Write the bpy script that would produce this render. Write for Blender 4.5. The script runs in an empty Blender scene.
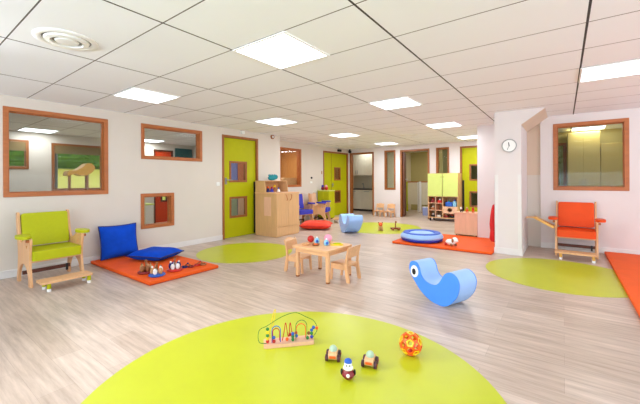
import bpy, bmesh, math, random
from mathutils import Vector, Matrix
from mathutils.geometry import tessellate_polygon
random.seed(7)
S = bpy.context.scene
COL = S.collection
PI = math.pi
R = math.radians
CEIL = 2.33

# ------------------------------------------------------------------ materials
def lin(c):
    c = c / 255.0
    return c / 12.92 if c <= 0.04045 else ((c + 0.055) / 1.055) ** 2.4
def rgb(t):
    return (lin(t[0]), lin(t[1]), lin(t[2]), 1)
def setin(b, names, v):
    for n in names:
        if n in b.inputs:
            b.inputs[n].default_value = v
            return
MATS = {}
def mat(name, c, rough=0.5, var=0.06, scale=9.0, stretch=None, c2=None, spec=0.5, bump=0.0, coat=0.0, metal=0.0, detail=4):
    m = bpy.data.materials.new(name); m.use_nodes = True
    nt = m.node_tree; b = nt.nodes['Principled BSDF']
    b.inputs['Roughness'].default_value = rough
    b.inputs['Metallic'].default_value = metal
    setin(b, ['Specular IOR Level', 'Specular'], spec)
    setin(b, ['Coat Weight'], coat)
    tc = nt.nodes.new('ShaderNodeTexCoord'); mp = nt.nodes.new('ShaderNodeMapping')
    mp.inputs['Scale'].default_value = stretch or (1, 1, 1)
    no = nt.nodes.new('ShaderNodeTexNoise'); no.inputs['Scale'].default_value = scale; no.inputs['Detail'].default_value = detail
    cr = nt.nodes.new('ShaderNodeValToRGB')
    a = rgb(c)
    if c2 is None:
        lo = tuple(x * (1 - var) for x in a[:3]) + (1,); hi = tuple(min(1, x * (1 + var)) for x in a[:3]) + (1,)
    else:
        lo, hi = a, rgb(c2)
    cr.color_ramp.elements[0].color = lo; cr.color_ramp.elements[1].color = hi
    cr.color_ramp.elements[0].position = 0.3; cr.color_ramp.elements[1].position = 0.7
    L = nt.links.new
    L(tc.outputs['Object'], mp.inputs['Vector']); L(mp.outputs['Vector'], no.inputs['Vector'])
    L(no.outputs['Fac'], cr.inputs['Fac']); L(cr.outputs['Color'], b.inputs['Base Color'])
    if bump:
        bp = nt.nodes.new('ShaderNodeBump'); bp.inputs['Strength'].default_value = bump; bp.inputs['Distance'].default_value = 0.01
        L(no.outputs['Fac'], bp.inputs['Height']); L(bp.outputs['Normal'], b.inputs['Normal'])
    MATS[name] = m
    return m
def emit(name, c, s):
    m = bpy.data.materials.new(name); m.use_nodes = True
    nt = m.node_tree; nt.nodes.clear()
    e = nt.nodes.new('ShaderNodeEmission'); e.inputs['Color'].default_value = c; e.inputs['Strength'].default_value = s
    o = nt.nodes.new('ShaderNodeOutputMaterial'); nt.links.new(e.outputs[0], o.inputs['Surface'])
    return m
def glass_mat(name, tint=(0.94, 0.96, 0.94, 1), ior=1.16):
    m = bpy.data.materials.new(name); m.use_nodes = True
    nt = m.node_tree; nt.nodes.clear()
    t = nt.nodes.new('ShaderNodeBsdfTransparent'); t.inputs['Color'].default_value = tint
    g = nt.nodes.new('ShaderNodeBsdfGlossy'); g.inputs['Roughness'].default_value = 0.02
    f0 = ((ior - 1) / (ior + 1)) ** 2; lw = nt.nodes.new('ShaderNodeLayerWeight'); lw.inputs['Blend'].default_value = 0.5
    pw = nt.nodes.new('ShaderNodeMath'); pw.operation = 'POWER'; pw.inputs[1].default_value = 5
    f = nt.nodes.new('ShaderNodeMath'); f.operation = 'MULTIPLY_ADD'; f.inputs[1].default_value = 1 - f0; f.inputs[2].default_value = f0
    x = nt.nodes.new('ShaderNodeMixShader'); o = nt.nodes.new('ShaderNodeOutputMaterial')
    L = nt.links.new
    L(lw.outputs['Facing'], pw.inputs[0]); L(pw.outputs[0], f.inputs[0]); L(f.outputs[0], x.inputs[0]); L(t.outputs[0], x.inputs[1]); L(g.outputs[0], x.inputs[2]); L(x.outputs[0], o.inputs['Surface'])
    return m

WALL = mat('wall_paint', (218, 208, 198), 0.7, 0.012, 3)
WALLR = mat('wall_paint_bright', (224, 215, 214), 0.65, 0.012, 3)
SAND = mat('sand_paint', (218, 196, 176), .7, .012, 3)  # warm bounced light beside the pillar, put into the colour
TRIM = mat('white_trim', (226, 222, 220), 0.45, 0.02)
FRAME = mat('stained_frame_wood', (178, 102, 50), 0.45, 0.12, 6, (1, 1, 6))
JAMB = mat('door_jamb_wood', (150, 88, 38), 0.45, 0.15, 6, (6, 6, 1))
DARKJ = mat('dark_door_wood', (96, 46, 26), 0.5, 0.15, 6, (6, 6, 1))
BEECH = mat('beech_wood', (226, 176, 128), 0.4, 0.07, 5, (1, 7, 7))
BEECH2 = mat('beech_wood_upright', (222, 170, 122), 0.42, 0.07, 5, (7, 7, 1))
CABW = mat('cabinet_beech', (214, 168, 118), 0.4, 0.06, 4, (8, 8, 1))
PINKW = mat('pink_beech', (230, 182, 150), 0.4, 0.05, 4, (8, 8, 1))
LIME = mat('lime_laminate', (178, 178, 6), 0.5, 0.03, spec=0.2)
LIME2 = mat('pale_lime_laminate', (210, 222, 122), 0.45, 0.02)
LIMEV = mat('lime_vinyl', (180, 184, 8), 0.5, 0.03, 30, spec=0.25)
GREENF = mat('green_floor_vinyl', (184, 190, 28), 0.36, 0.03, 3)
ORANGE = mat('orange_vinyl', (232, 80, 22), 0.55, 0.04, 6, spec=0.25)
ORANGED = mat('orange_door_paint', (214, 66, 22), 0.4, 0.03)
MATO = mat('orange_mat_vinyl', (236, 92, 26), 0.6, 0.05, 5, bump=0.08, spec=0.2)
MATE = mat('mat_edge', (170, 48, 16), 0.5)
BLUE = mat('blue_fabric', (10, 72, 196), 0.8, 0.12, 8, bump=0.25, spec=0.15)
BLUEP = mat('dark_blue_piping', (8, 30, 110), 0.6)
PURPLE = mat('violet_vinyl', (60, 62, 176), 0.6, spec=0.25)
WHALES = mat('whale_side_blue', (70, 142, 244), 0.45, 0.02)
WHALET = mat('whale_top_pale_blue', (158, 196, 248), 0.45, 0.02)
RINGB = mat('ring_base_blue', (36, 52, 170), 0.5)
RINGM = mat('ring_rim_blue', (52, 96, 206), 0.45)
WHITE = mat('white_plastic', (240, 240, 238), 0.35, 0.01)
BLACK = mat('black_plastic', (18, 16, 16), 0.4, 0.1)
GREY = mat('grey_metal', (150, 150, 150), 0.35, 0.05, metal=0.6)
RED = mat('red_paint', (196, 28, 24), 0.35)
REDF = mat('red_fabric', (206, 26, 30), 0.7, 0.1, 12, bump=0.2)
CUSHO = mat('red_orange_fabric', (226, 56, 22), 0.6, 0.08, 8, bump=0.2)
YELLOW = mat('yellow_paint', (238, 204, 30), 0.35)
GREEN = mat('green_paint', (34, 122, 52), 0.35)
TBLUE = mat('toy_blue', (34, 92, 190), 0.35)
SKYB = mat('pale_blue_plastic', (140, 196, 226), 0.3)
PINK = mat('pink_plastic', (240, 158, 186), 0.35)
TEAL = mat('teal_plush', (36, 140, 150), 0.8, 0.1, 20, bump=0.3)
MAROON = mat('maroon_plastic', (130, 24, 30), 0.35)
BROWN = mat('brown_wood_toy', (150, 92, 50), 0.5)
TAN = mat('tan_plush', (196, 150, 104), 0.8, 0.08, 20)
OBO = mat('orange_lattice', (236, 96, 22), 0.35)
CREAM = mat('cream_laminate', (222, 212, 186), 0.45, 0.02)
OLIVE = mat('olive_wall_paint', (178, 164, 106), 0.7, 0.02)
WARMW = mat('warm_wood_wall', (176, 124, 70), 0.5, 0.12, 5, (8, 8, 1))
KHAKI = mat('khaki_laminate', (206, 182, 106), 0.4, 0.03)
SLATE = mat('dark_worktop', (64, 58, 52), 0.4)
LAWN = mat('lawn', (176, 164, 70), 0.9, 0.15, 12)
HEDGE = mat('hedge_leaves', (30, 56, 22), 0.9, 0.0, 14, c2=(96, 128, 44), bump=0.6)
BLIND = mat('blind_fabric', (128, 106, 66), .7, .03); TEALP = mat('teal_board', (44, 92, 96), .5, .05); LAV = mat('lavender_paint', (150, 150, 214), .45, .02); CORAL = mat('coral_paint', (224, 128, 84), .45, .02); SAGE = mat('sage_paint', (176, 184, 150), .45, .02)
GLASS = glass_mat('window_glass')
MIRR = glass_mat('dark_pane_glass', (0.8, 0.84, 0.82, 1))
LAMP = emit('lamp_diffuser', (0.84, 0.93, 1.0, 1), 5.8)

# floor: wide pale vinyl planks along x
def floor_mat():
    m = bpy.data.materials.new('vinyl_plank_floor'); m.use_nodes = True
    nt = m.node_tree; b = nt.nodes['Principled BSDF']; L = nt.links.new
    tc = nt.nodes.new('ShaderNodeTexCoord')
    br = nt.nodes.new('ShaderNodeTexBrick')
    br.inputs['Scale'].default_value = 1.0
    br.inputs['Brick Width'].default_value = 1.2; br.inputs['Row Height'].default_value = 0.18
    br.inputs['Mortar Size'].default_value = 0.0012; br.inputs['Mortar Smooth'].default_value = 0.4
    br.offset = 0.37; br.inputs['Bias'].default_value = 0.0
    br.inputs['Color1'].default_value = rgb((190, 170, 154)); br.inputs['Color2'].default_value = rgb((206, 188, 174))
    br.inputs['Mortar'].default_value = rgb((170, 150, 136))
    L(tc.outputs['Object'], br.inputs['Vector'])
    mp = nt.nodes.new('ShaderNodeMapping'); mp.inputs['Scale'].default_value = (1.3, 16, 1)
    L(tc.outputs['Object'], mp.inputs['Vector'])
    no = nt.nodes.new('ShaderNodeTexNoise'); no.inputs['Scale'].default_value = 1.6; no.inputs['Detail'].default_value = 7
    no.inputs['Roughness'].default_value = 0.65
    L(mp.outputs['Vector'], no.inputs['Vector'])
    cr = nt.nodes.new('ShaderNodeValToRGB')
    cr.color_ramp.elements[0].position = 0.32; cr.color_ramp.elements[0].color = (0.70, 0.67, 0.65, 1)
    cr.color_ramp.elements[1].position = 0.66; cr.color_ramp.elements[1].color = (1.08, 1.08, 1.1, 1)
    L(no.outputs['Fac'], cr.inputs['Fac'])
    mx = nt.nodes.new('ShaderNodeMix'); mx.data_type = 'RGBA'; mx.blend_type = 'MULTIPLY'; mx.inputs['Factor'].default_value = 1
    L(br.outputs['Color'], mx.inputs[6]); L(cr.outputs['Color'], mx.inputs[7])
    L(mx.outputs[2], b.inputs['Base Color'])
    b.inputs['Roughness'].default_value = 0.36
    bp = nt.nodes.new('ShaderNodeBump'); bp.inputs['Strength'].default_value = 0.06; bp.inputs['Distance'].default_value = 0.004
    L(no.outputs['Fac'], bp.inputs['Height']); L(bp.outputs['Normal'], b.inputs['Normal'])
    return m
FLOOR = floor_mat()
# ceiling: 1.19 x 0.596 m tiles with dark shadow gaps
def ceil_mat():
    m = bpy.data.materials.new('ceiling_tiles'); m.use_nodes = True
    nt = m.node_tree; b = nt.nodes['Principled BSDF']; L = nt.links.new
    tc = nt.nodes.new('ShaderNodeTexCoord'); sp = nt.nodes.new('ShaderNodeSeparateXYZ'); L(tc.outputs['Object'], sp.inputs[0])
    def gap(sock, off, half, w):
        a = nt.nodes.new('ShaderNodeMath'); a.operation = 'SUBTRACT'; L(sock, a.inputs[0]); a.inputs[1].default_value = off
        p = nt.nodes.new('ShaderNodeMath'); p.operation = 'PINGPONG'; L(a.outputs[0], p.inputs[0]); p.inputs[1].default_value = half
        c = nt.nodes.new('ShaderNodeMath'); c.operation = 'LESS_THAN'; L(p.outputs[0], c.inputs[0]); c.inputs[1].default_value = w
        return c.outputs[0]
    gx = gap(sp.outputs['X'], -2.24, 0.595, 0.0078)
    gy = gap(sp.outputs['Y'], 1.195, 0.298, 0.0048)
    no = nt.nodes.new('ShaderNodeTexNoise'); no.inputs['Scale'].default_value = 1.5
    L(tc.outputs['Object'], no.inputs['Vector'])
    cr = nt.nodes.new('ShaderNodeValToRGB'); cr.color_ramp.elements[0].color = rgb((240, 243, 249)); cr.color_ramp.elements[1].color = rgb((244, 247, 252))
    L(no.outputs['Fac'], cr.inputs['Fac'])
    m1 = nt.nodes.new('ShaderNodeMix'); m1.data_type = 'RGBA'; L(gy, m1.inputs['Factor']); L(cr.outputs[0], m1.inputs[6]); m1.inputs[7].default_value = rgb((92, 86, 84))
    m2 = nt.nodes.new('ShaderNodeMix'); m2.data_type = 'RGBA'; L(gx, m2.inputs['Factor']); L(m1.outputs[2], m2.inputs[6]); m2.inputs[7].default_value = rgb((58, 52, 50))
    L(m2.outputs[2], b.inputs['Base Color']); b.inputs['Roughness'].default_value = 0.8
    return m
CEILM = ceil_mat()

# ------------------------------------------------------------------ geometry helpers
def nb():
    return bmesh.new()
def bx(bm, x0, x1, y0, y1, z0, z1, mi=0):
    v = [bm.verts.new((x, y, z)) for z in (z0, z1) for y in (y0, y1) for x in (x0, x1)]
    for q in ((0, 2, 3, 1), (4, 5, 7, 6), (0, 1, 5, 4), (2, 6, 7, 3), (0, 4, 6, 2), (1, 3, 7, 5)):
        f = bm.faces.new([v[i] for i in q]); f.material_index = mi
    return v
def frame_of(d):
    d = d.normalized()
    a = Vector((0, 0, 1)) if abs(d.z) < 0.9 else Vector((1, 0, 0))
    x = d.cross(a).normalized(); return x, d.cross(x).normalized()
def tube(bm, pts, r, n=8, mi=0, closed=False):
    pts = [Vector(p) for p in pts]; rs = r if isinstance(r, (list, tuple)) else [r] * len(pts)
    rings = []; x = None; N = len(pts)
    for i, p in enumerate(pts):
        if closed: d = pts[(i + 1) % N] - pts[i - 1]
        else: d = pts[min(i + 1, N - 1)] - pts[max(i - 1, 0)]
        d.normalize()
        if x is None: x, y = frame_of(d)
        else:
            x = (x - d * x.dot(d)).normalized()
        y = d.cross(x).normalized()
        rings.append([bm.verts.new(p + (x * math.cos(2 * PI * k / n) + y * math.sin(2 * PI * k / n)) * rs[i]) for k in range(n)])
    for i in range(N if closed else N - 1):
        a, b = rings[i], rings[(i + 1) % N]
        for k in range(n):
            f = bm.faces.new((a[k], a[(k + 1) % n], b[(k + 1) % n], b[k])); f.material_index = mi
    if not closed:
        f = bm.faces.new(rings[0][::-1]); f.material_index = mi
        f = bm.faces.new(rings[-1]); f.material_index = mi
def cyl(bm, p0, p1, r0, r1=None, n=16, mi=0):
    tube(bm, [p0, p1], [r0, r0 if r1 is None else r1], n, mi)
def sph(bm, c, rad, u=20, v=12, mi=0):
    if not isinstance(rad, (tuple, list)): rad = (rad,) * 3
    rows = []
    for i in range(1, v):
        t = PI * i / v
        rows.append([bm.verts.new((c[0] + rad[0] * math.sin(t) * math.cos(2 * PI * k / u), c[1] + rad[1] * math.sin(t) * math.sin(2 * PI * k / u), c[2] + rad[2] * math.cos(t))) for k in range(u)])
    top = bm.verts.new((c[0], c[1], c[2] + rad[2])); bot = bm.verts.new((c[0], c[1], c[2] - rad[2]))
    fs = []
    for k in range(u):
        k2 = (k + 1) % u
        fs.append(bm.faces.new((top, rows[0][k], rows[0][k2]))); fs.append(bm.faces.new((bot, rows[-1][k2], rows[-1][k])))
        for i in range(len(rows) - 1):
            fs.append(bm.faces.new((rows[i][k], rows[i + 1][k], rows[i + 1][k2], rows[i][k2])))
    for f in fs: f.material_index = mi
def lathe(bm, prof, n=24, c=(0, 0, 0), mi=0):
    rings = []
    for r, z in prof:
        if r < 1e-6: rings.append([bm.verts.new((c[0], c[1], c[2] + z))])
        else: rings.append([bm.verts.new((c[0] + r * math.cos(2 * PI * k / n), c[1] + r * math.sin(2 * PI * k / n), c[2] + z)) for k in range(n)])
    for a, b in zip(rings, rings[1:]):
        for k in range(n):
            k2 = (k + 1) % n
            if len(a) == 1 and len(b) == 1: continue
            if len(a) == 1: f = bm.faces.new((a[0], b[k2], b[k]))
            elif len(b) == 1: f = bm.faces.new((a[k], a[k2], b[0]))
            else: f = bm.faces.new((a[k], a[k2], b[k2], b[k]))
            f.material_index = mi
def prism(bm, loops, fn, t0, t1, mi=0):
    """loops: outer 2D loop and holes; fn(u, v, t) -> xyz; solid between t0 and t1"""
    flat = [p for l in loops for p in l]
    tris = tessellate_polygon([[Vector((p[0], p[1], 0)) for p in l] for l in loops])
    A = [bm.verts.new(fn(p[0], p[1], t0)) for p in flat]; B = [bm.verts.new(fn(p[0], p[1], t1)) for p in flat]
    for t in tris:
        for V, o in ((A, t), (B, t[::-1])):
            try:
                f = bm.faces.new([V[i] for i in o]); f.material_index = mi
            except ValueError: pass
    k = 0
    for l in loops:
        n = len(l)
        for i in range(n):
            a, b = k + i, k + (i + 1) % n
            f = bm.faces.new((A[a], A[b], B[b], B[a])); f.material_index = mi
        k += n
def rect(a0, a1, b0, b1):
    return [(a0, b0), (a1, b0), (a1, b1), (a0, b1)]
def rrect(a0, a1, b0, b1, r, n=5):
    o = []
    for cx, cy, s in ((a1 - r, b1 - r, 0), (a0 + r, b1 - r, 90), (a0 + r, b0 + r, 180), (a1 - r, b0 + r, 270)):
        for i in range(n + 1):
            t = R(s + 90 * i / n); o.append((cx + r * math.cos(t), cy + r * math.sin(t)))
    return o
def obj(name, bm, mats, parent=None, loc=None, rot=None, bevel=0, smooth=True, seg=2, angle=35):
    bmesh.ops.recalc_face_normals(bm, faces=bm.faces)
    me = bpy.data.meshes.new(name); bm.to_mesh(me); bm.free()
    for m in (mats if isinstance(mats, (list, tuple)) else [mats]): me.materials.append(m)
    if smooth:
        for p in me.polygons: p.use_smooth = True
        me.set_sharp_from_angle(angle=R(angle))
    o = bpy.data.objects.new(name, me); COL.objects.link(o)
    if parent: o.parent = parent
    if loc: o.location = loc
    if rot: o.rotation_euler = rot
    if bevel:
        b = o.modifiers.new('bevel', 'BEVEL'); b.width = bevel; b.segments = seg; b.limit_method = 'ANGLE'; b.angle_limit = R(40)
    return o
def tag(o, label, cat, group=None, kind=None):
    o['label'] = label; o['category'] = cat
    if group: o['group'] = group
    if kind: o['kind'] = kind
    return o
def thing(name, label, cat, loc=(0, 0, 0), rotz=0.0, group=None, kind=None):
    o = bpy.data.objects.new(name, None); o.empty_display_size = 0.1; COL.objects.link(o)
    o.location = loc; o.rotation_euler = (0, 0, rotz)
    return tag(o, label, cat, group, kind)
def dup(root, label=None, loc=None, rotz=None, scale=None):
    r = root.copy(); COL.objects.link(r)
    if label: r['label'] = label
    if loc: r.location = loc
    if rotz is not None: r.rotation_euler = (0, 0, rotz)
    if scale: r.scale = scale
    for ch in list(root.children):
        c = ch.copy(); COL.objects.link(c); c.parent = r
        for g in list(ch.children):
            d = g.copy(); COL.objects.link(d); d.parent = c
    return r
def struct(name, bm, m, label, cat, **k):
    return tag(obj(name, bm, m, **k), label, cat, kind='structure')

# walls: u along the wall, n into the wall away from the room, z up
def LW(X): return lambda u, z, n: (X - n, u, z)
def FW(Y): return lambda u, z, n: (u, Y + n, z)
def EW(X): return lambda u, z, n: (X + n, u, z)
def BW(Y): return lambda u, z, n: (u, Y - n, z)
def wall(name, fn, u0, u1, holes, m, label, thick=0.12, z1=CEIL, z0=0.0):
    us = sorted({u0, u1} | {h[0] for h in holes} | {h[1] for h in holes}); zs = sorted({z0, z1} | {h[2] for h in holes} | {h[3] for h in holes})
    us = [u for u in us if u0 <= u <= u1]
    def solid(i, j):
        if i < 0 or j < 0 or i >= len(us) - 1 or j >= len(zs) - 1: return False
        cu, cz = (us[i] + us[i + 1]) / 2, (zs[j] + zs[j + 1]) / 2
        return not any(h[0] < cu < h[1] and h[2] < cz < h[3] for h in holes)
    bm = nb()
    def q(*p): bm.faces.new([bm.verts.new(fn(*a)) for a in p])
    T = thick
    for i in range(len(us) - 1):
        for j in range(len(zs) - 1):
            if not solid(i, j): continue
            a, b, c, d = us[i], us[i + 1], zs[j], zs[j + 1]
            q((a, c, 0), (b, c, 0), (b, d, 0), (a, d, 0)); q((a, c, T), (a, d, T), (b, d, T), (b, c, T))
            if not solid(i - 1, j): q((a, c, 0), (a, d, 0), (a, d, T), (a, c, T))
            if not solid(i + 1, j): q((b, c, 0), (b, c, T), (b, d, T), (b, d, 0))
            if not solid(i, j - 1): q((a, c, 0), (a, c, T), (b, c, T), (b, c, 0))
            if not solid(i, j + 1): q((a, d, 0), (b, d, 0), (b, d, T), (a, d, T))
    bmesh.ops.remove_doubles(bm, verts=bm.verts, dist=1e-5)
    return struct(name, bm, m, label, 'wall', smooth=False)
def prism_w(bm, loops, fn, n0, n1, mi=0):
    prism(bm, loops, lambda u, v, t: fn(u, v, t), n0, n1, mi)
def window(n, fn, u0, u1, z0, z1, label, w=0.055, m=FRAME, glass=GLASS, depth=0.13):
    bm = nb()
    prism_w(bm, [rect(u0, u1, z0, z1), rect(u0 + w, u1 - w, z0 + w, z1 - w)], fn, -0.014, depth)
    prism_w(bm, [rect(u0 + w, u1 - w, z0 + w, z1 - w), rect(u0 + w + .012, u1 - w - .012, z0 + w + .012, z1 - w - .012)], fn, 0.04, 0.07)
    f = struct('window_%d' % n, bm, m, label, 'window', bevel=0.004, smooth=False)
    g = nb(); prism_w(g, [rect(u0 + w + .002, u1 - w - .002, z0 + w + .002, z1 - w - .002)], fn, 0.052, 0.058)
    obj('pane', g, glass, f, smooth=False)
    return f
def door(n, fn, u0, u1, z1, label, panes=(), m=LIME, jamb=JAMB, w=0.05, leaf_n=0.03, handle=None, guard=None, split=None, glass=MIRR):
    """door leaf with vision panels; frame, panels, lever and finger guard are its parts"""
    a0, a1, t1 = u0 + w + .004, u1 - w - .004, z1 - w - .004
    bm = nb()
    loops = [rect(a0, a1, 0.008, t1)] + [rect(*p) for p in panes]
    prism_w(bm, loops, fn, leaf_n, leaf_n + .045)
    d = struct('door_%d' % n, bm, m, label, 'door', smooth=False)
    f = nb()
    prism_w(f, [[(u0, 0), (u0 + w, 0), (u0 + w, z1 - w), (u1 - w, z1 - w), (u1 - w, 0), (u1, 0), (u1, z1), (u0, z1)]], fn, -0.014, 0.13)
    obj('door_frame', f, jamb, d, bevel=0.004, smooth=False)
    for p in panes:
        b = nb(); k = .035
        prism_w(b, [rect(p[0] - .01, p[1] + .01, p[2] - .01, p[3] + .01), rect(p[0] + k, p[1] - k, p[2] + k, p[3] - k)], fn, leaf_n - .012, leaf_n + .057)
        fr = obj('panel_frame', b, jamb, d, bevel=0.003, smooth=False)
        b = nb(); prism_w(b, [rect(p[0] + k - .002, p[1] - k + .002, p[2] + k - .002, p[3] - k + .002)], fn, leaf_n + .02, leaf_n + .026)
        obj('pane', b, glass, fr, smooth=False)
    if handle:
        hu, hz, s = handle; b = nb()
        tube(b, [fn(hu, hz, leaf_n + .01), fn(hu, hz, leaf_n - .05), fn(hu + s * .02, hz, leaf_n - .058), fn(hu + s * .13, hz, leaf_n - .058)], .010, 8)
        prism_w(b, [rrect(hu - .025, hu + .025, hz - .09, hz + .05, .012)], fn, leaf_n - .008, leaf_n + .002)
        obj('door_handle', b, GREY, d)
    if guard:
        b = nb(); prism_w(b, [rect(guard[0], guard[1], .03, 1.2)], fn, leaf_n - .02, leaf_n + .002)
        obj('finger_guard', b, BLACK, d, bevel=.004)
    if split:
        b = nb(); prism_w(b, [rect(split - .006, split + .006, .01, t1)], fn, leaf_n - .003, leaf_n + .003)
        obj('leaf_seam', b, DARKJ, d, smooth=False)
    return d
def plate(name, fn, u, z, w, h, m, label, cat, t=.012):
    b = nb(); prism_w(b, [rrect(u - w / 2, u + w / 2, z - h / 2, z + h / 2, min(w, h) * .2)], fn, -t, 0.001)
    return tag(obj(name, b, m, bevel=.002), label, cat)

# ------------------------------------------------------------------ the shell
b = nb(); bx(b, -9.62, 4.6, -3.3, 13.2, -0.06, 0)
struct('floor', b, FLOOR, 'pale grey-beige wood-look plank floor of the whole playroom', 'floor', smooth=False)
b = nb(); bx(b, -9.62, 4.6, -3.3, 13.2, CEIL, CEIL + .08)
struct('ceiling', b, CEILM, 'white suspended tile ceiling with dark gaps between tiles', 'ceiling', smooth=False)
def inlay(cx, cy, r, label):
    b = nb(); lathe(b, [(0, 0), (r, 0), (r, .0022), (0, .0022)], 96)
    o = struct('floor_inlay', b, GREENF, label, 'floor', loc=(cx, cy, 0.0002)); return o
inlay(-1.254, 1.432, 1.175, 'large lime green round floor patch in the foreground under the bead maze')
inlay(-0.04, 5.26, 0.86, 'lime green round floor patch in front of the orange chair')
inlay(-4.42, 3.80, 0.80, 'lime green round floor patch in front of the green door with grey-framed panes by the wood cabinet')
inlay(-3.80, 7.72, 1.02, 'lime green round floor patch far back behind the pale blue rocker')

XL, XR, YF, YR = -5.7, -6.3, 10.3, 7.1
L = LW(XL); W1 = (0.96, 2.155, 1.03, 2.19); W2 = (2.655, 3.815, 1.6, 2.2); W3 = (2.645, 3.23, .42, 1.015)
D1 = (4.285, 5.285, 0, 2.19)
wall('wall_left', L, -3.3, 6.03, [W1, W2, W3, D1], WALL, 'long off-white left wall with the wooden windows and green door')
window(1, L, *W1, 'big wood-framed interior window above the lime bench chair')
window(2, L, *W2, 'wide shallow wood-framed window high on the left wall')
window(3, L, *W3, 'small square wood-framed window low on the left wall')
door(1, L, 4.285, 5.285, 2.19, 'lime green door beside the beech cabinet with two square panes',
     [(4.50, 4.965, 1.20, 1.64), (4.50, 4.965, .43, .87)], handle=(4.40, 1.24, 1), guard=(5.17, 5.225))
b = nb(); bx(b, XR - .12, XL - .12, 5.91, 6.03, 0, CEIL)
struct('wall_return', b, WALL, 'short wall return hidden behind the beech cabinet', 'wall', smooth=False)
Q = LW(XR)
W4 = (6.62, 7.57, 1.03, 2.15)
wall('wall_recess', Q, 6.03, 10.42, [W4, (8.69, 10.22, 0, 2.19)], WALL, 'recessed off-white wall behind the violet chairs')
window(4, Q, *W4, 'brown-framed window in the recess behind the beech cabinet')
door(2, Q, 8.69, 10.22, 2.19, 'wide lime green double door in the corner behind the low green cupboard',
     [(9.38, 9.76, 1.22, 1.66), (9.38, 9.76, .44, .86)], handle=(9.28, 1.08, -1), split=9.2, glass=GLASS)
F_ = FW(YF)
W5 = (-4.89, -4.49, .89, 2.215); W6 = (-3.16, -2.77, .9, 2.205)
K = (-6.26, -5.29, 0, 2.2); WC = (-4.33, -3.36, 0, 2.2)
wall('wall_far', F_, -6.3, -1.42, [K, W5, WC, W6, (-2.46, -1.48, 0, 2.2)], WALLR, 'white far wall with kitchenette and washroom openings')
window(5, F_, *W5, 'narrow wood-framed window above the two tiny chairs', w=.05, m=JAMB)
window(6, F_, *W6, 'narrow wood-framed window above the tall lime-door cabinet', w=.05, m=JAMB)
door(3, F_, -2.46, -1.48, 2.2, 'lime green door behind the low pink toy chest',
     [(-2.20, -1.74, 1.2, 1.66), (-2.20, -1.74, .43, .87)], guard=(-2.40, -2.35))
def opening(n, u0, u1, z1, label, m):
    f = nb(); w = .06
    prism_w(f, [[(u0, 0), (u0 + w, 0), (u0 + w, z1 - w), (u1 - w, z1 - w), (u1 - w, 0), (u1, 0), (u1, z1), (u0, z1)]], F_, -0.014, 0.13)
    return struct('door_%d' % n, f, m, label, 'doorway', bevel=.004, smooth=False)
opening(4, -6.26, -5.29, 2.2, 'open brown-framed doorway into the cream kitchenette', JAMB)
o4 = opening(5, -4.33, -3.36, 2.2, 'open brown-framed doorway into the washroom', JAMB)
b = nb(); bx(b, -4.265, -4.225, 10.33, 11.1, .01, 2.13); bmesh.ops.rotate(b, verts=b.verts, cent=(-4.25, 10.4, 0), matrix=Matrix.Rotation(R(17), 3, 'Z')); lf = obj('door_leaf', b, DARKJ, o4, smooth=False)
b = nb(); tube(b, [(-4.25, 10.55, 1.24), (-4.20, 10.56, 1.24), (-4.19, 10.58, 1.24), (-4.215, 10.66, 1.24)], .010); obj('door_handle', b, WHITE, lf)

# stub wall, pillar with haunch and corner guards, right wall
b = nb(); bx(b, -1.42, -.9, 7.35, 7.47, 0, CEIL); bx(b, -1.42, -1.32, 7.47, 10.42, 0, CEIL)
struct('wall_stub', b, WALLR, 'pinkish white stub wall behind the orange mat left of the pillar', 'wall', smooth=False)
b = nb(); bx(b, -.92, -.54, 6.13, 7.46, 0, CEIL)
pil = struct('pillar', b, WALLR, 'white square pillar carrying the wall clock', 'pillar', smooth=False)
b = nb(); prism(b, [[(-.54, 2.10), (-.22, CEIL), (-.54, CEIL)]], lambda u, v, t: (u, t, v), 6.13, 7.17)
obj('haunch', b, WALLR, pil, smooth=False)
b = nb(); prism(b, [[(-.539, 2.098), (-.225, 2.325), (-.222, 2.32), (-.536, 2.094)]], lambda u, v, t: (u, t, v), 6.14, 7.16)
obj('haunch_soffit', b, SAND, pil, smooth=False)  # thin slab that colours warm bounced light onto the haunch underside
for x in (-.92, -.54):
    b = nb(); s = 1 if x < -.7 else -1
    bx(b, min(x - s * .003, x + s * .05), max(x - s * .003, x + s * .05), 6.126, 6.13, .1, 1.3)
    bx(b, min(x - s * .004, x), max(x - s * .004, x), 6.126, 6.18, .1, 1.3)
    obj('corner_guard', b, TRIM, pil, smooth=False)
W7 = (-.145, .84, 1.03, 2.19)
T_ = FW(YR)
b = nb(); bx(b, -.54, -.33, 7.17, 7.46, 1.3, CEIL); bx(b, -.54, -.33, 7.168, 7.46, 0, 1.3, 1); bx(b, -.33, -.30, 7.22, 7.46, 0, CEIL)  # upper box carries the warm bounce in its colour
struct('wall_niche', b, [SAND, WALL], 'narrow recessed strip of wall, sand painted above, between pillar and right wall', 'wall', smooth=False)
wall('wall_right', T_, -.33, 4.6, [W7], WALLR, 'pinkish white wall behind the orange chair')
window(7, T_, *W7, 'square wood-framed window above the orange chair', w=.06)
W11 = (-1.9, 6.7, .6, 2.2)
wall('wall_side', EW(4.5), -3.3, 7.22, [W11], WALL, 'plain off-white side wall right of the camera')
W8 = (-4.6, 3.4, .6, 2.2)
wall('wall_back', BW(-3.2), -5.82, 4.6, [W8], WALL, 'garden wall behind the camera with a long window')
window(8, BW(-3.2), *W8, 'long garden window behind the camera')
window(11, EW(4.5), *W11, 'long garden window in the side wall right of the camera')  # both long windows are unseen, added as openings for the fill lamps
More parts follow.
